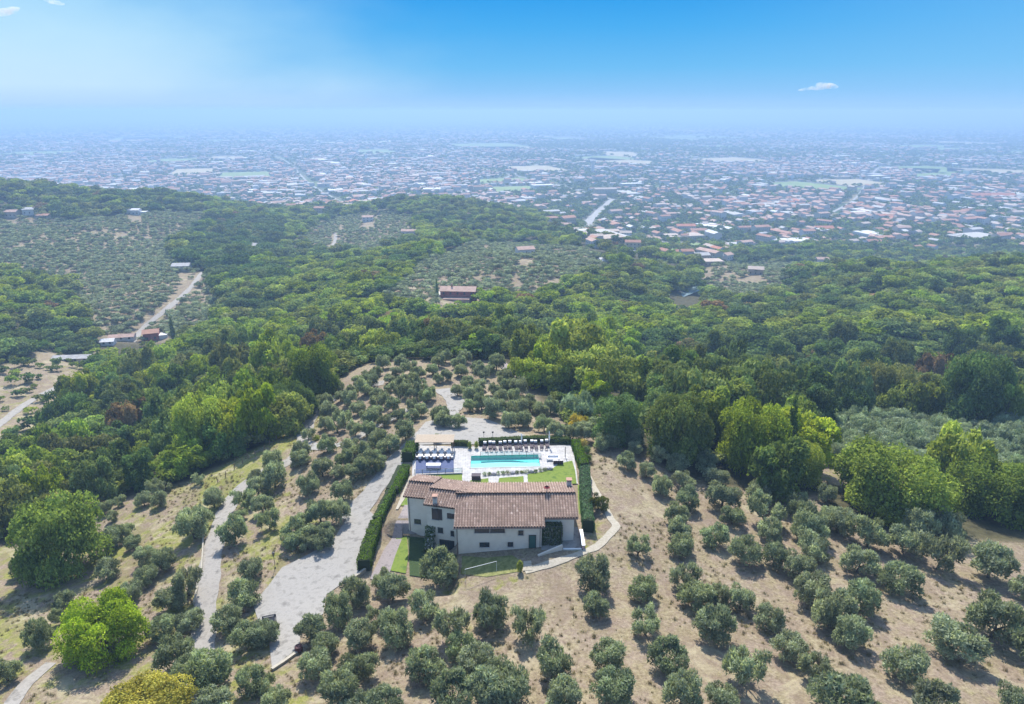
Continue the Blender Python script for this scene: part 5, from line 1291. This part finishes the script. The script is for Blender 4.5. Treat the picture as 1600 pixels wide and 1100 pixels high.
def parasol(px, py, h, label, closed=True):
    x, y = gp(px, py); e = empty('parasol', (x, y, ZT), 0, label, 'parasol'); m = MB(); m.tube([(0, 0, 0), (0, 0, h)], .035); m.build('pole', m_wpaint, e)
    m = MB(); m.tube([(0, 0, h * .42), (0, 0, h * .6), (0, 0, h - .1), (0, 0, h + .05)], [.10, .16, .09, .02], 8); m.build('canopy', m_wpaint, e)
    m = MB(); m.tube([(0, 0, 0), (0, 0, .08)], [.28, .26], 10); m.build('base', m_concrete, e)
parasol(815, 697, 2.5, 'closed white parasol in the middle of the lounger row'); parasol(858, 698, 3.2, 'tall closed white parasol at the right end of the lounger row')
def lamp(px, py, h, label, world=None):
    x, y, z = at(px, py); e = empty('garden_lamp', (x, y, z), 0, label, 'lamp'); m = MB(); m.tube([(0, 0, -.2), (0, 0, h)], .04); m.build('pole', m_metal_d, e)
    m = MB(); m.tube([(0, 0, h), (0, 0, h + .05), (0, 0, h + .32), (0, 0, h + .4)], [.05, .16, .2, .03], 8); m.build('lamp_head', m_metal_d, e)
    m = MB(); m.tube([(0, 0, 0), (0, 0, .25)], [.13, .08], 8); m.build('base', m_metal_d, e)
lamp(430, 888, 2.4, 'dark garden lamp post at the edge of the forecourt'); lamp(770, 690, 1.8, 'dark lamp with three heads on the gravel behind the loungers')
lamp(756, 690, 1.8, 'thin dark lamp on the gravel left of the three headed one')
# the furniture on the right of the terrace
def box_thing(name, label, cat, parts):
    e = empty(name, (0, 0, 0), 0, label, cat); x0_, y0_ = parts[0]; e.location = (x0_, y0_, ZT)
    for nm, mt, bxs in parts[1]:
        m = MB()
        for b in bxs: m.box(*b)
        m.build(nm, mt, e)
    return e
box_thing('garden_sofa', 'white outdoor sofa at the right end of the pool terrace', 'sofa', (gp(864, 719), [('seat', m_wpaint, [(-1.0, -.4, .12, 1.0, .4, .42)]), ('backrest', m_wpaint, [(-1.0, .402, .12, 1.0, .6, .8)]), ('armrest', m_wpaint, [(-1.15, -.4, 0, -1.002, .6, .6)]), ('armrest', m_wpaint, [(1.002, -.4, 0, 1.15, .6, .6)])]))
box_thing('garden_sofa', 'white outdoor bench facing the sofa next to the lawn', 'sofa', (gp(872, 724), [('seat', m_wpaint, [(-.9, -.3, .1, .9, .3, .42)]), ('backrest', m_wick, [(-.9, -.45, .1, .9, -.302, .72)])]))
box_thing('low_table', 'low pale coffee table between the white sofas', 'table', (gp(868, 721.5), [('tabletop', m_concrete, [(-.5, -.22, .3, .5, .22, .36)]), ('base', m_metal_d, [(-.4, -.15, 0, .4, .15, .3)])]))
box_thing('outdoor_shower', 'slim dark outdoor shower standing on the right terrace', 'shower', (gp(883, 714), [('pole', m_metal_d, [(-.06, -.06, 0, .06, .06, 2.1), (-.06, -.36, 2.05, .06, -.062, 2.12)]), ('tray', m_concrete, [(-.4, -.8, 0, .4, -.1, .06)])]))
box_thing('storage_box', 'dark wicker storage box at the near left corner of the pool', 'box', (gp(744, 748), [('body', m_wick, [(-.75, -.5, 0, .75, .5, .72)]), ('lid', m_wick, [(-.8, -.55, .722, .8, .55, .80)])]))
m_rock = noisy('rock', (.22, .21, .22), (.48, .46, .46), 4, bump=.6)
# lavender and boulders along the near side of the pool
for k in range(15):
    px = 757 + k * 7.3; py = 742.5 - k * .45 - (k > 11) * (k - 11) * .9; x, y = gp(px, py)
    if k % 4 == 2:
        rs = np.random.RandomState(k); bm = bmesh.new(); bmesh.ops.create_icosphere(bm, subdivisions=2, radius=.42)
        for v in bm.verts: v.co *= 1 + rs.uniform(-.18, .18)
        me = bpy.data.meshes.new('boulder'); bm.to_mesh(me); bm.free(); me.materials.append(m_rock); o = link_mesh('boulder', me, None, (x, y, ZT + .18)); o.scale = (1.3, .8, .7)
        tag(o, f"pale grey boulder in the poolside bed, {ordinal(k // 4 + 1)} boulder from left", 'boulder', 'boulders in the poolside bed')
    else:
        o = shrub(px, py, random.uniform(.8, 1.15), random.uniform(.5, .8), ['pale_shrub', 'dark_leaves', 'mixed_leaves'][k % 3] if 'pale_shrub' in MAT else ['olive_leaves_pale', 'dark_leaves', 'mixed_leaves'][k % 3], f"small rounded shrub in the poolside bed, {ordinal(k + 1)} plant or rock from left", n=160, world=(x, y), group='shrubs of the poolside bed', sz=.12)
        o.location.z = ZT - .05
# thin frame on the lower lawn, pot, low walls, rails, posts
m = MB(); a, b = at(727, 910), at(776, 893); m.tube([(a[0], a[1], a[2] - .1), (a[0], a[1], a[2] + 2.1), (b[0], b[1], a[2] + 2.15), (b[0], b[1], b[2] - .1)], .03, 6)
tag(m.build('goal_frame', m_wpaint), 'thin white metal frame standing on the rough lawn below the farmhouse', 'frame')
x, y, z = at(467, 1018); m = MB(); m.tube([(x, y, z - .1), (x, y, z + .35), (x, y, z + .8), (x, y, z + .82)], [.32, .5, .42, .3], 12); tag(m.build('clay_pot', principled('pot', (.09, .03, .03), .6)[0]), 'dark red round pot at the end of the low forecourt wall', 'pot')
def low_wall(pix, w, h, mat, name, label, cat='wall'):
    P = [at(*p) for p in pix]; m = MB()
    for a, b in zip(P[:-1], P[1:]):
        d = np.array([b[0] - a[0], b[1] - a[1]]); d /= np.linalg.norm(d); n_ = np.array([-d[1], d[0]]) * w / 2
        n2 = max(1, int(math.dist(a[:2], b[:2]) / 2.0))
        for i in range(n2):
            p, q = [np.array(a[:2]) + (np.array(b[:2]) - np.array(a[:2])) * f for f in (i / n2, (i + 1) / n2)]
            q = q - d * .003
            m.prism([tuple(p - n_), tuple(q - n_), tuple(q + n_), tuple(p + n_)], lambda x, y: h1(x, y) - .3, lambda x, y: h1(x, y) + h)
    tag(m.build(name, mat), label, cat)
low_wall([(425, 1048), (445, 1035), (464, 1021)], .45, .35, m_stone, 'low_wall', 'low pale stone wall at the bottom end of the gravel forecourt')
low_wall([(318, 838), (317, 865), (315, 893)], .22, .45, m_stone, 'wooden_rail', 'longer pale rail along the left edge of the track', 'rail')
low_wall([(309, 920), (303, 945)], .22, .45, m_stone, 'wooden_rail', 'shorter pale rail beside the track, nearer the photo bottom', 'rail')
low_wall([(571, 893), (560, 902), (548, 909)], .35, .6, m_stone, 'low_wall', 'short pale wall at the foot of the tall box hedge')
posts = [(341, 754), (352, 745), (366, 733), (379, 724), (388, 717), (400, 712), (412, 704), (421, 696), (432, 688)]
for k, p in enumerate(posts):
    x, y, z = at(*p); m = MB(); ln = (k * 53 % 11 - 5) * .05
    m.tube([(0, 0, -.3), (ln, 0, 1.25)], [.09, .07], 7)
    if k % 2 == 0: m.tube([(ln * .8, 0, 1.0), (.9, -.5, -.15)], [.05, .045], 6)
    o = m.build('fence_post', m_wood, None, loc=(x, y, z)); tag(o, f"weathered wooden fence post on the grass verge, {ordinal(k + 1)} from the lower left end", 'fence post', 'fence posts along the verge')
# cars
def make_car(col, name='parked_car'):
    mp2, *_ = principled('paint_%d' % len(MAT), col, .75, .08)
    e = empty(name, (0, 0, 0))
    prof = [(-2.05, .35), (-2.1, .75), (-1.9, .92), (-1.15, 1.0), (-.55, 1.42), (.75, 1.46), (1.55, 1.05), (2.0, .95), (2.1, .6), (2.05, .35)]
    V, F = [], []; n = len(prof); wd = [(.80, 0), (.87, 1), (.87, 1), (.80, 0)]
    for w_, in_ in ((-1, 0), (1, 0)):
        for (x, z) in prof: V.append((w_ * (.87 if z < 1.02 else .70), x, z))
    m = MB(); m.v = V; m.f = [tuple(range(n))[::-1], tuple(range(n, 2 * n))] + [(i, (i + 1) % n, n + (i + 1) % n, n + i) for i in range(n)]; m.m = [0] * len(m.f)
    body = m.build('body', mp2, e)
    bv = body.modifiers.new('soft', 'BEVEL'); bv.width = .06; bv.segments = 2
    m = MB(); m.poly([(-.64, -1.08, 1.07), (.64, -1.08, 1.07), (.58, -.62, 1.40), (-.58, -.62, 1.40)]); m.build('windscreen', m_glass, e, loc=(0, -.035, .03))
    m = MB(); m.poly([(.64, 1.5, 1.10), (-.64, 1.5, 1.10), (-.58, .85, 1.44), (.58, .85, 1.44)]); m.build('rear_window', m_glass, e, loc=(0, .03, .03))
    for s_ in (-1, 1):
        m = MB(); q = [(s_ * .80, -.95, 1.05), (s_ * .80, 1.3, 1.07), (s_ * .735, .7, 1.40), (s_ * .735, -.5, 1.38)]; m.poly(q if s_ < 0 else q[::-1]); m.build('side_window', m_glass, e, loc=(s_ * .055, 0, 0))
        m = MB(); m.box(s_ * .55 - .18, -2.13, .62, s_ * .55 + .18, -2.06, .76); m.build('headlight', m_wpaint, e)
        for yy_ in (-1.3, 1.3):
            m = MB(); m.tube([(s_ * .70, yy_, .32), (s_ * .90, yy_, .32)], .32, 14); wl = m.build('wheel', m_metal_d, e)
            m = MB(); m.tube([(s_ * .88, yy_, .32), (s_ * .915, yy_, .32)], .19, 10); m.build('rim', m_concrete, wl)
    return e
for (px, py, rz, col, label) in ((421, 988, 18, (.02, .022, .028), 'black car mostly hidden by the olive at the lower forecourt'),):
    x, y, z = at(px, py); c = make_car(col); c.location = (x, y, z + .12); c.rotation_euler = (0, 0, R(rz)); tag(c, label, 'car', None)
# ------------------------------------------------------------------ houses of the valley and the plain
rsH = np.random.RandomState(9)
WALLC = [(.50, .45, .38), (.56, .53, .50), (.47, .38, .31), (.48, .42, .30), (.60, .59, .58)]
ROOFC = [(.34, .185, .13), (.37, .25, .20), (.39, .32, .27), (.37, .36, .35), (.29, .15, .105), (.55, .54, .54), (.38, .155, .095)]
HM = [principled('house_wall_%d' % i, c, .85)[0] for i, c in enumerate(WALLC)] + [noisy('house_roof_%d' % i, tuple(v * .8 for v in c), tuple(min(.8, v * 1.2) for v in c), .4) for i, c in enumerate(ROOFC)] + [principled('house_window', (.06, .06, .07), .4)[0]]
NW = len(WALLC); WIN = len(HM) - 1
def house_mb(m, x, y, z, w, d, h, rz, wall, roof, rh=None, windows=True):
    ca, sa = math.cos(rz), math.sin(rz)
    T = lambda a, b, c: (x + a * ca - b * sa, y + a * sa + b * ca, z + c)
    rh = d * .18 if rh is None else rh; w2, d2 = w / 2, d / 2
    P = [(-w2, -d2), (w2, -d2), (w2, d2), (-w2, d2)]
    for i in range(4):
        a, b = P[i], P[(i + 1) % 4]
        m.poly([T(a[0], a[1], -3), T(b[0], b[1], -3), T(b[0], b[1], h), T(a[0], a[1], h)], wall)
    o = .5 if rh else 0
    if rh > 0:
        m.poly([T(-w2 - o, -d2 - o, h - o * .3), T(w2 + o, -d2 - o, h - o * .3), T(w2 + o, 0, h + rh), T(-w2 - o, 0, h + rh)], NW + roof)
        m.poly([T(w2 + o, d2 + o, h - o * .3), T(-w2 - o, d2 + o, h - o * .3), T(-w2 - o, 0, h + rh), T(w2 + o, 0, h + rh)], NW + roof)
        for s in (-1, 1): m.poly([T(s * w2, -d2, h), T(s * w2, d2, h), T(s * w2, 0, h + rh)], wall)
    else:
        m.poly([T(*p, h) for p in P], NW + roof)
    if windows:
        for side in (-1, 1):
            n = max(2, int(w / 3.2))
            for fl in range(max(1, int(h / 3))):
                for i in range(n):
                    a = -w2 + w * (i + .5) / n; zb = fl * 3 + 1; q = [T(a - .5, side * (d2 + .03), zb), T(a + .5, side * (d2 + .03), zb), T(a + .5, side * (d2 + .03), zb + 1.3), T(a - .5, side * (d2 + .03), zb + 1.3)]
                    m.poly(q if side < 0 else q[::-1], WIN)
X, Y = [], []
def band(y0, y1, cell, keepf):
    x_, y_ = scatter(-y1 * .9, y1 * .9, y0, y1, cell, .36); k = in_view(x_, y_, 5, 40); x_, y_ = x_[k], y_[k]
    k = rsF.rand(len(x_)) < keepf(x_, y_); X.append(x_[k]); Y.append(y_[k])
def dens(x, y, f=.0016, s=21): return np.clip(.52 + 1.5 * vnoise(x, y, f, s) + .5 * vnoise(x, y, f * 3.7, s + 1), 0, 1)
def px_of(x, y): return proj(x, y, -118 + 0 * x)[0]
band(640, 830, 19, lambda x, y: .8 * ((px_of(x, y) > 900) & (px_of(x, y) < 1130)) * (proj(x, y, hgt(x, y))[1] < 412))
band(830, 1500, 21, lambda x, y: np.maximum(np.clip((px_of(x, y) - 850) / 80, 0, 1), .8 * (y > 1120)) * np.clip((y - 760) / 300, 0, 1) * (.25 + .7 * dens(x, y, .006)))
band(1500, 2600, 25, lambda x, y: .25 + .7 * dens(x, y, .0035))
band(2600, 4200, 40, lambda x, y: .15 + .75 * dens(x, y, .002))
band(4200, 7500, 70, lambda x, y: .1 + .6 * dens(x, y, .0015))
band(7500, 16000, 150, lambda x, y: .15 + .6 * dens(x, y, .001))
X = np.concatenate(X); Y = np.concatenate(Y)
TR = []
for pix in ([(925,360),(918,350),(930,335),(950,318),(957,312)], [(1018,396),(1040,385),(1038,378)], [(960,395),(990,388),(970,372),(940,362)]):
    P = [at(*p)[:2] for p in pix]
    for a, b in zip(P[:-1], P[1:]):
        for f in np.linspace(0, 1, 30): TR.append((a[0] * (1 - f) + b[0] * f, a[1] * (1 - f) + b[1] * f))
ok = np.ones(len(X), bool)
for a, b in TR: ok &= (X - a) ** 2 + (Y - b) ** 2 > 20 ** 2
RP = []
FIELDS = [[(905, 250), (925, 246), (1020, 252), (1015, 259), (930, 254)], [(935, 236), (990, 238), (1002, 247), (950, 243)], [(1040, 398), (1060, 380), (1110, 380), (1100, 395)], [(340, 270), (420, 268), (425, 278), (345, 280)], [(1480, 262), (1600, 266), (1600, 272), (1480, 268)], [(1410,262),(1470,264),(1465,270),(1410,268)]]
FW = [gpoly(f) for f in FIELDS]
for k in range(34):
    yc = 1700 * (3.6 ** rsH.rand()); xc = rsH.uniform(-.8, .8) * yc; a_, b_ = rsH.uniform(50, 130) * yc / 2600, rsH.uniform(70, 170) * yc / 2600; an = .35 + rsH.normal(0, .1)
    FW.append([(xc + p * a_ * math.cos(an) - q * b_ * math.sin(an), yc + p * a_ * math.sin(an) + q * b_ * math.cos(an)) for p, q in ((-1, -1), (1, -.9), (1.05, 1), (-.95, 1.05))])
for k, (xa, ya_, xb, yb_) in enumerate(((-900, 1350, 2600, 2500), (-300, 1250, 900, 5200), (500, 1250, 2900, 4600), (-2600, 2300, 3200, 3900), (-2200, 5200, -300, 1500), (900, 1000, 1700, 1500), (-3000, 4300, 4500, 5600), (200, 1400, -1500, 6000))):
    pts_ = [(xa + (xb - xa) * f + 60 * math.sin(f * 7 + k), ya_ + (yb_ - ya_) * f + 40 * math.sin(f * 9 + 2 * k)) for f in np.linspace(0, 1, 12)]
    road('road', pts_, 5.5 + 2 * (k % 2), m_asph, dz=.4, step=40, world=True)
    for (a, b), (c, d) in zip(pts_[:-1], pts_[1:]):
        n_ = max(1, int(math.dist((a, b), (c, d)) / 18)); RP.append(np.stack([np.linspace(a, c, n_), np.linspace(b, d, n_)], 1))
RP = np.concatenate(RP); grid_ = {(int(a // 22) + i, int(b // 22) + j) for a, b in RP for i in (-1, 0, 1) for j in (-1, 0, 1) if 1}
def off_town_roads(x, y, r=17):
    g = np.array([(int(a // 22), int(b // 22)) in grid_ for a, b in zip(x, y)]); ok_ = np.ones(len(x), bool)
    for i in np.nonzero(g)[0]: ok_[i] = (((RP - (x[i], y[i])) ** 2).sum(1)).min() > r * r
    return ok_
ok &= off_town_roads(X, Y)
for f in FW: ok &= ~inpoly(X, Y, f)
X, Y = X[ok], Y[ok]; Z = hgt(X, Y); oc = occluded(X, Y, Z + 7, 60); X, Y, Z = X[~oc], Y[~oc], Z[~oc]
gpx, gpy, gd = proj(X, Y, Z)
ordr = np.argsort(gd); rows_ = []
m_town = MB(); big_ang = .35
for r, i in enumerate(ordr):
    far = Y[i]; sc = 1.0 if far < 2600 else 1.35 if far < 4200 else 2.2 if far < 7500 else 3.2
    kind = rsH.rand(); ang = big_ang + rsH.choice([0, math.pi / 2]) + rsH.normal(0, .12)
    if kind < .74: w, d, h, rh = rsH.uniform(9, 16), rsH.uniform(8, 11), rsH.uniform(5.5, 8.5), None
    elif kind < .90: w, d, h, rh = rsH.uniform(16, 26), rsH.uniform(11, 14), rsH.uniform(9, 14), rsH.choice([1.5, 2.2])
    elif kind < .965: w, d, h, rh = rsH.uniform(24, 45), rsH.uniform(14, 24), rsH.uniform(6, 8), rsH.choice([0, 1.2])
    else: w, d, h, rh = rsH.uniform(35, 70), rsH.uniform(22, 35), rsH.uniform(6, 9), 0
    if far > 2600: w, d = w * sc, d * sc * .8
    roof = int(rsH.choice(7, p=[.27, .27, .18, .08, .15, .02, .03])) if rh != 0 else int(rsH.choice([2, 3, 3, 5]))
    wall = int(rsH.choice(NW, p=[.3, .3, .12, .12, .16]))
    if r < 280:
        m = MB(); house_mb(m, 0, 0, 0, w, d, h, 0, wall, roof, rh); used = sorted(set(m.m)); rm = {k: j for j, k in enumerate(used)}; m.m = [rm[k] for k in m.m]
        o = m.build('town_house', [HM[k] for k in used], None, loc=(X[i], Y[i], Z[i])); o.rotation_euler = (0, 0, ang)
        tag(o, None, 'house', 'houses at the near edge of the town')
        rn = ['terracotta', 'pinkish tiled', 'beige tiled', 'grey', 'brown red', 'white', 'orange'][roof]; wn_ = ['cream', 'off white', 'dusty pink', 'ochre', 'white'][wall]
        sz = 'small' if w < 12 else 'long' if w > 22 else 'mid sized'
        rows_.append((gpx[i], gpy[i], f"{sz} {wn_} house with {rn} roof", o))
    else: house_mb(m_town, X[i], Y[i], Z[i], w, d, h, ang, wall, roof, rh, windows=far < 1500)
name_rows([(a, b, '', o) for a, b, l_, o in rows_], 'WHAT', '', 6)
for a, b, l_, o in rows_: o['label'] = o['label'].replace('WHAT ', l_)
tag(m_town.build('distant_town', HM), 'pale hazy town of countless small houses filling the plain', 'town', None, 'stuff')
print('town houses', len(X))
# green and tan fields of the plain
m_f1 = noisy('field_tan', (.30, .26, .16), (.40, .34, .22), .02); m_f2 = noisy('field_green', (.13, .19, .06), (.20, .27, .09), .02)
for f, mt in zip(FW, [m_f1, m_f1, m_f2, m_f2, m_f1, m_f2] + [m_f2, m_f1, m_f2] * 20): sheet('field', f, .5, mt, step=60)
# trees between the houses
X, Y = [], []
def tband(y0, y1, cell, keepf):
    x_, y_ = scatter(-y1 * .9, y1 * .9, y0, y1, cell, .45); k = in_view(x_, y_, 5, 40); x_, y_ = x_[k], y_[k]
    k = rsF.rand(len(x_)) < keepf(x_, y_); X.append(x_[k]); Y.append(y_[k])
tband(700, 1100, 9, lambda x, y: .85 * (1 - dens(x, y, .006) * .6) * ((px_of(x, y) > 860) | (y > 1000)))
tband(1100, 1700, 11, lambda x, y: .85 * (1.1 - dens(x, y, .006) * .7))
tband(1700, 2800, 15, lambda x, y: .85 * (1.1 - dens(x, y, .0035) * .75))
tband(2800, 5000, 26, lambda x, y: .8 * (1.1 - dens(x, y, .002) * .7))
tband(5000, 12000, 85, lambda x, y: .8 * (1.1 - dens(x, y, .0015) * .6))
X = np.concatenate(X); Y = np.concatenate(Y); Z = hgt(X, Y); ok = ~occluded(X, Y, Z + 8, 60)
for f in FW: ok &= ~inpoly(X, Y, f)
for a, b in TR: ok &= (X - a) ** 2 + (Y - b) ** 2 > 11 ** 2
ok &= photo_block(X, Y, [(1045, 436, 1095, 470)]) & off_town_roads(X, Y, 10)
X, Y = X[ok], Y[ok]
protoT = [far_proto(m_, 150 + i, 220, 10, 8.5, 1.6, 6) for i, m_ in enumerate(['dark_leaves', 'oak_leaves', 'dark_leaves', 'mixed_leaves'])]
S = rsF.uniform(.7, 1.35, len(X)) * np.where(Y > 5000, 2.6, np.where(Y > 2800, 1.5, 1.0))
mass('plain_trees', 'distant trees and hedgerows between the houses of the plain', 'trees', protoT, X, Y, S, rsF.randint(0, 4, len(X)), hs=(.7, 1.1))
print('plain trees', len(X))
# houses one can single out
def villa(px, py, w, d, h, rz, wall, roof, label, name='farm_building', rh=None, extra=None, cat='house', dz=0):
    X, Y, Z = at(px, py); Z += dz
    e = empty(name, (X, Y, Z), R(rz), label, cat)
    m = MB(); house_mb(m, 0, 0, 0, w, d, h, 0, 0, 0, rh, windows=False); rf = [i for i, k in enumerate(m.m) if k == NW]
    for nm, sel, mt in (('roof', rf, HM[NW + roof]), ('wall', [i for i in range(len(m.f)) if i not in rf], HM[wall] if isinstance(wall, int) else wall)):
        q = MB(); q.v = m.v; q.f = [m.f[i] for i in sel]; q.m = [0] * len(sel)
        used = sorted({v for f in q.f for v in f}); mp3 = {v: j for j, v in enumerate(used)}; q.v = [m.v[v] for v in used]; q.f = [tuple(mp3[v] for v in f) for f in q.f]
        q.build(nm, mt, e)
    n = max(2, int(w / 3.5))
    for fl in range(max(1, int(h / 3))):
        for i in range(n):
            a = -w / 2 + w * (i + .5) / n; q = MB(); q.box(a - .5, -d / 2 - .06, fl * 3 + 1, a + .5, -d / 2 - .01, fl * 3 + 2.3); q.build('window', HM[WIN], e)
    if extra:
        for b in extra: q = MB(); q.box(*b[0]); q.build(b[1], b[2], e)
    return e
m_rwall = noisy('red_wall', (.30, .09, .08), (.38, .13, .11), .8)
villa(717, 468, 19, 9, 6, -4, m_rwall, 1, 'long dark red farmhouse with pink tiled roof standing in the woods', 'red_farmhouse', extra=[((-7.5, -9, -2, 7, -4.52, 2.6), 'annex', HM[NW + 1]), ((-12.5, -4, -2, -9.52, 3, 3.5), 'side_wing', HM[1]), ((-4, -1, 6.5, -3.2, -.2, 9), 'chimney', m_brick)])
villa(238, 530, 7.5, 7, 4.5, 20, m_rwall, 0, 'red roofed valley house beside the cypress', extra=[((3.77, -3, -2, 8, 2, 2.6), 'white_wing', HM[4])])
villa(192, 531, 12, 5, 2.4, 12, 1, 1, 'low terracotta roofed sheds in the left valley')
villa(170, 538, 6, 5, 2.4, 12, 4, 5, 'small white roofed shed left of the terracotta sheds')
villa(115, 565, 16, 5, 2.5, 6, 3, 3, 'long grey shed at the top of the valley clearing')
villa(208, 335, 15, 8, 5, 5, 4, 5, 'white house with two pale roofs on the left hillside', extra=[((8, -3, -2, 14, 4, 3), 'annex', HM[4])])
villa(50, 334, 13, 9, 5, 10, 1, 3, 'pale flat roofed house beside the lone cypress'); villa(18, 338, 14, 9, 5, 4, 2, 1, 'pinkish house at the far left hillside edge'); villa(70, 342, 12, 7, 4, -6, 2, 0, 'low brick red house just right of the lone cypress')
villa(285, 423, 12, 8, 4.5, 8, 0, 3, 'grey roofed house by the upper end of the valley path')
villa(640, 366, 16, 8, 4, 0, 1, 1, 'small pale house amid the wooded middle hills')
for k, (px_, py_, w_, rf_, lb_) in enumerate(((440, 324, 16, 1, 'pinkish roofed house at the far left end of the hill gap'), (468, 320, 20, 5, 'long white roofed house in the gap between the two far hills'), (500, 332, 14, 0, 'terracotta roofed house low in the gap between the two far hills'),
        (541, 324, 18, 2, 'beige roofed house on the wooded crest right of the hill gap'), (575, 346, 13, 1, 'small pinkish house at the top of the far olive slope'), (862, 348, 16, 0, 'terracotta roofed house on the shoulder of the central hill'), (884, 356, 14, 1, 'pinkish roofed house just below the shoulder house'),
        (905, 366, 18, 2, 'beige roofed house beside the bend of the town road'), (988, 388, 15, 4, 'brown red roofed house near the small lane below the town'), (1012, 374, 17, 1, 'pinkish roofed house above the small lane below the town'), (1150, 384, 16, 0, 'terracotta roofed house left of the white warehouse'),
        (820, 402, 13, 1, 'pink roofed cottage on the upper rim of the middle olive slope'), (1180, 428, 12, 2, 'beige roofed cottage on the pale olive slope right of the bare clearing'), (395, 392, 12, 3, 'grey roofed cottage beside the dark wooded knoll'), (560, 300, 22, 5, 'pale roofed building on the plain right behind the hill gap'))):
    villa(px_, py_, w_, 9, 5 + k % 3, (k * 47) % 40 - 20, k % 5, rf_, lb_)
villa(1240, 383, 62, 26, 8, 10, 4, 5, 'large white flat roofed warehouse at the foot of the wooded hill', 'warehouse', rh=0, cat='warehouse')
villa(1283, 414, 12, 8, 5, 0, 1, 1, 'pale house with pinkish roof on the crest of the right wooded hill', dz=2)
villa(1105, 413, 26, 14, 4, 5, 2, 2, 'dusty flat buildings beside the bare clearing', rh=0)
villa(950, 413, 14, 9, 4, 10, 4, 5, 'small white roofed building above the terraced strips')
villa(972, 372, 26, 12, 9, -5, 4, 2, 'cream villa with pale hipped roof beside the town road', 'villa')
villa(1070, 362, 30, 14, 10, 6, 0, 6, 'terracotta roofed block above the green field', 'apartment_block'); villa(1090, 368, 26, 13, 9, 6, 0, 0, 'second terracotta roofed block lower right of the first', 'apartment_block')
villa(1285, 362, 30, 20, 6, 4, 1, 6, 'orange roofed hall behind the white warehouse', 'hall'); villa(1548, 310, 95, 25, 8, 0, 0, 6, 'very long orange roofed hall far out in the town', 'hall')
villa(945, 306, 50, 16, 16, 8, 3, 2, 'tall ochre apartment block beside the town road', 'apartment_block')
X0, Y0, Z0 = at(926, 271); m = MB(); m.tube([(0, 0, 0), (0, 0, 34)], 5, 12); m.tube([(0, 0, 34.01), (0, 0, 40)], [9, 9.5], 14); tag(m.build('water_tower', HM[4], None, loc=(X0, Y0, Z0)), 'white water tower rising above the town', 'tower')
# small cloud far beyond the haze
def cloud(x, y, z, parts, name_label):
    bm = bmesh.new(); rs = np.random.RandomState(4)
    for (a, b, c, r) in parts:
        mat_ = __import__('mathutils').Matrix.Translation((a, b, c)) @ __import__('mathutils').Matrix.Diagonal((r * 1.6, r, r * .42, 1))
        bmesh.ops.create_icosphere(bm, subdivisions=3, radius=1, matrix=mat_)
    me = bpy.data.meshes.new('cloud'); bm.to_mesh(me); bm.free()
    o = link_mesh('cloud', me, None, (x, y, z)); md = o.modifiers.new('join', 'REMESH'); md.mode = 'VOXEL'; md.voxel_size = 14
    mt = bpy.data.materials.new('cloud'); mt.use_nodes = True; t = mt.node_tree
    for n in list(t.nodes): t.nodes.remove(n)
    pv = N(t, 'ShaderNodeVolumePrincipled'); pv.inputs['Color'].default_value = (1, 1, 1, 1); pv.inputs['Anisotropy'].default_value = .2
    tcn = N(t, 'ShaderNodeTexCoord'); nn = N(t, 'ShaderNodeTexNoise'); nn.inputs['Scale'].default_value = .012; nn.inputs['Detail'].default_value = 5; L(t, tcn.outputs['Object'], nn.inputs['Vector'])
    L(t, math_node(t, 'MULTIPLY', math_node(t, 'SUBTRACT', nn.outputs[0], .42, True), .05), pv.inputs['Density'])
    oo = N(t, 'ShaderNodeOutputMaterial'); L(t, pv.outputs[0], oo.inputs['Volume']); me.materials.append(mt)
    tag(o, name_label, 'cloud')
YC = 9000.0
cloud(xof(1278, 137, YC), YC, CAMH - YC * tand(137), [(0, 0, 0, 70), (90, 0, 25, 85), (170, 10, 10, 60), (-110, 0, -10, 45), (-190, 0, -25, 38), (50, 20, 45, 50)], 'small white cloud alone in the blue sky on the right')
cloud(xof(-2, 20, YC), YC, CAMH - YC * tand(20), [(0, 0, 0, 90), (110, 0, 20, 80), (-120, 0, 0, 80), (190, 0, 50, 50)], 'white cloud cut by the upper left photo corner')
cloud(xof(84, 3, YC), YC, CAMH - YC * tand(3), [(0, 0, 0, 55), (70, 0, -20, 40), (-60, 0, 25, 45)], 'tiny white cloud wisp at the top edge near the left corner')
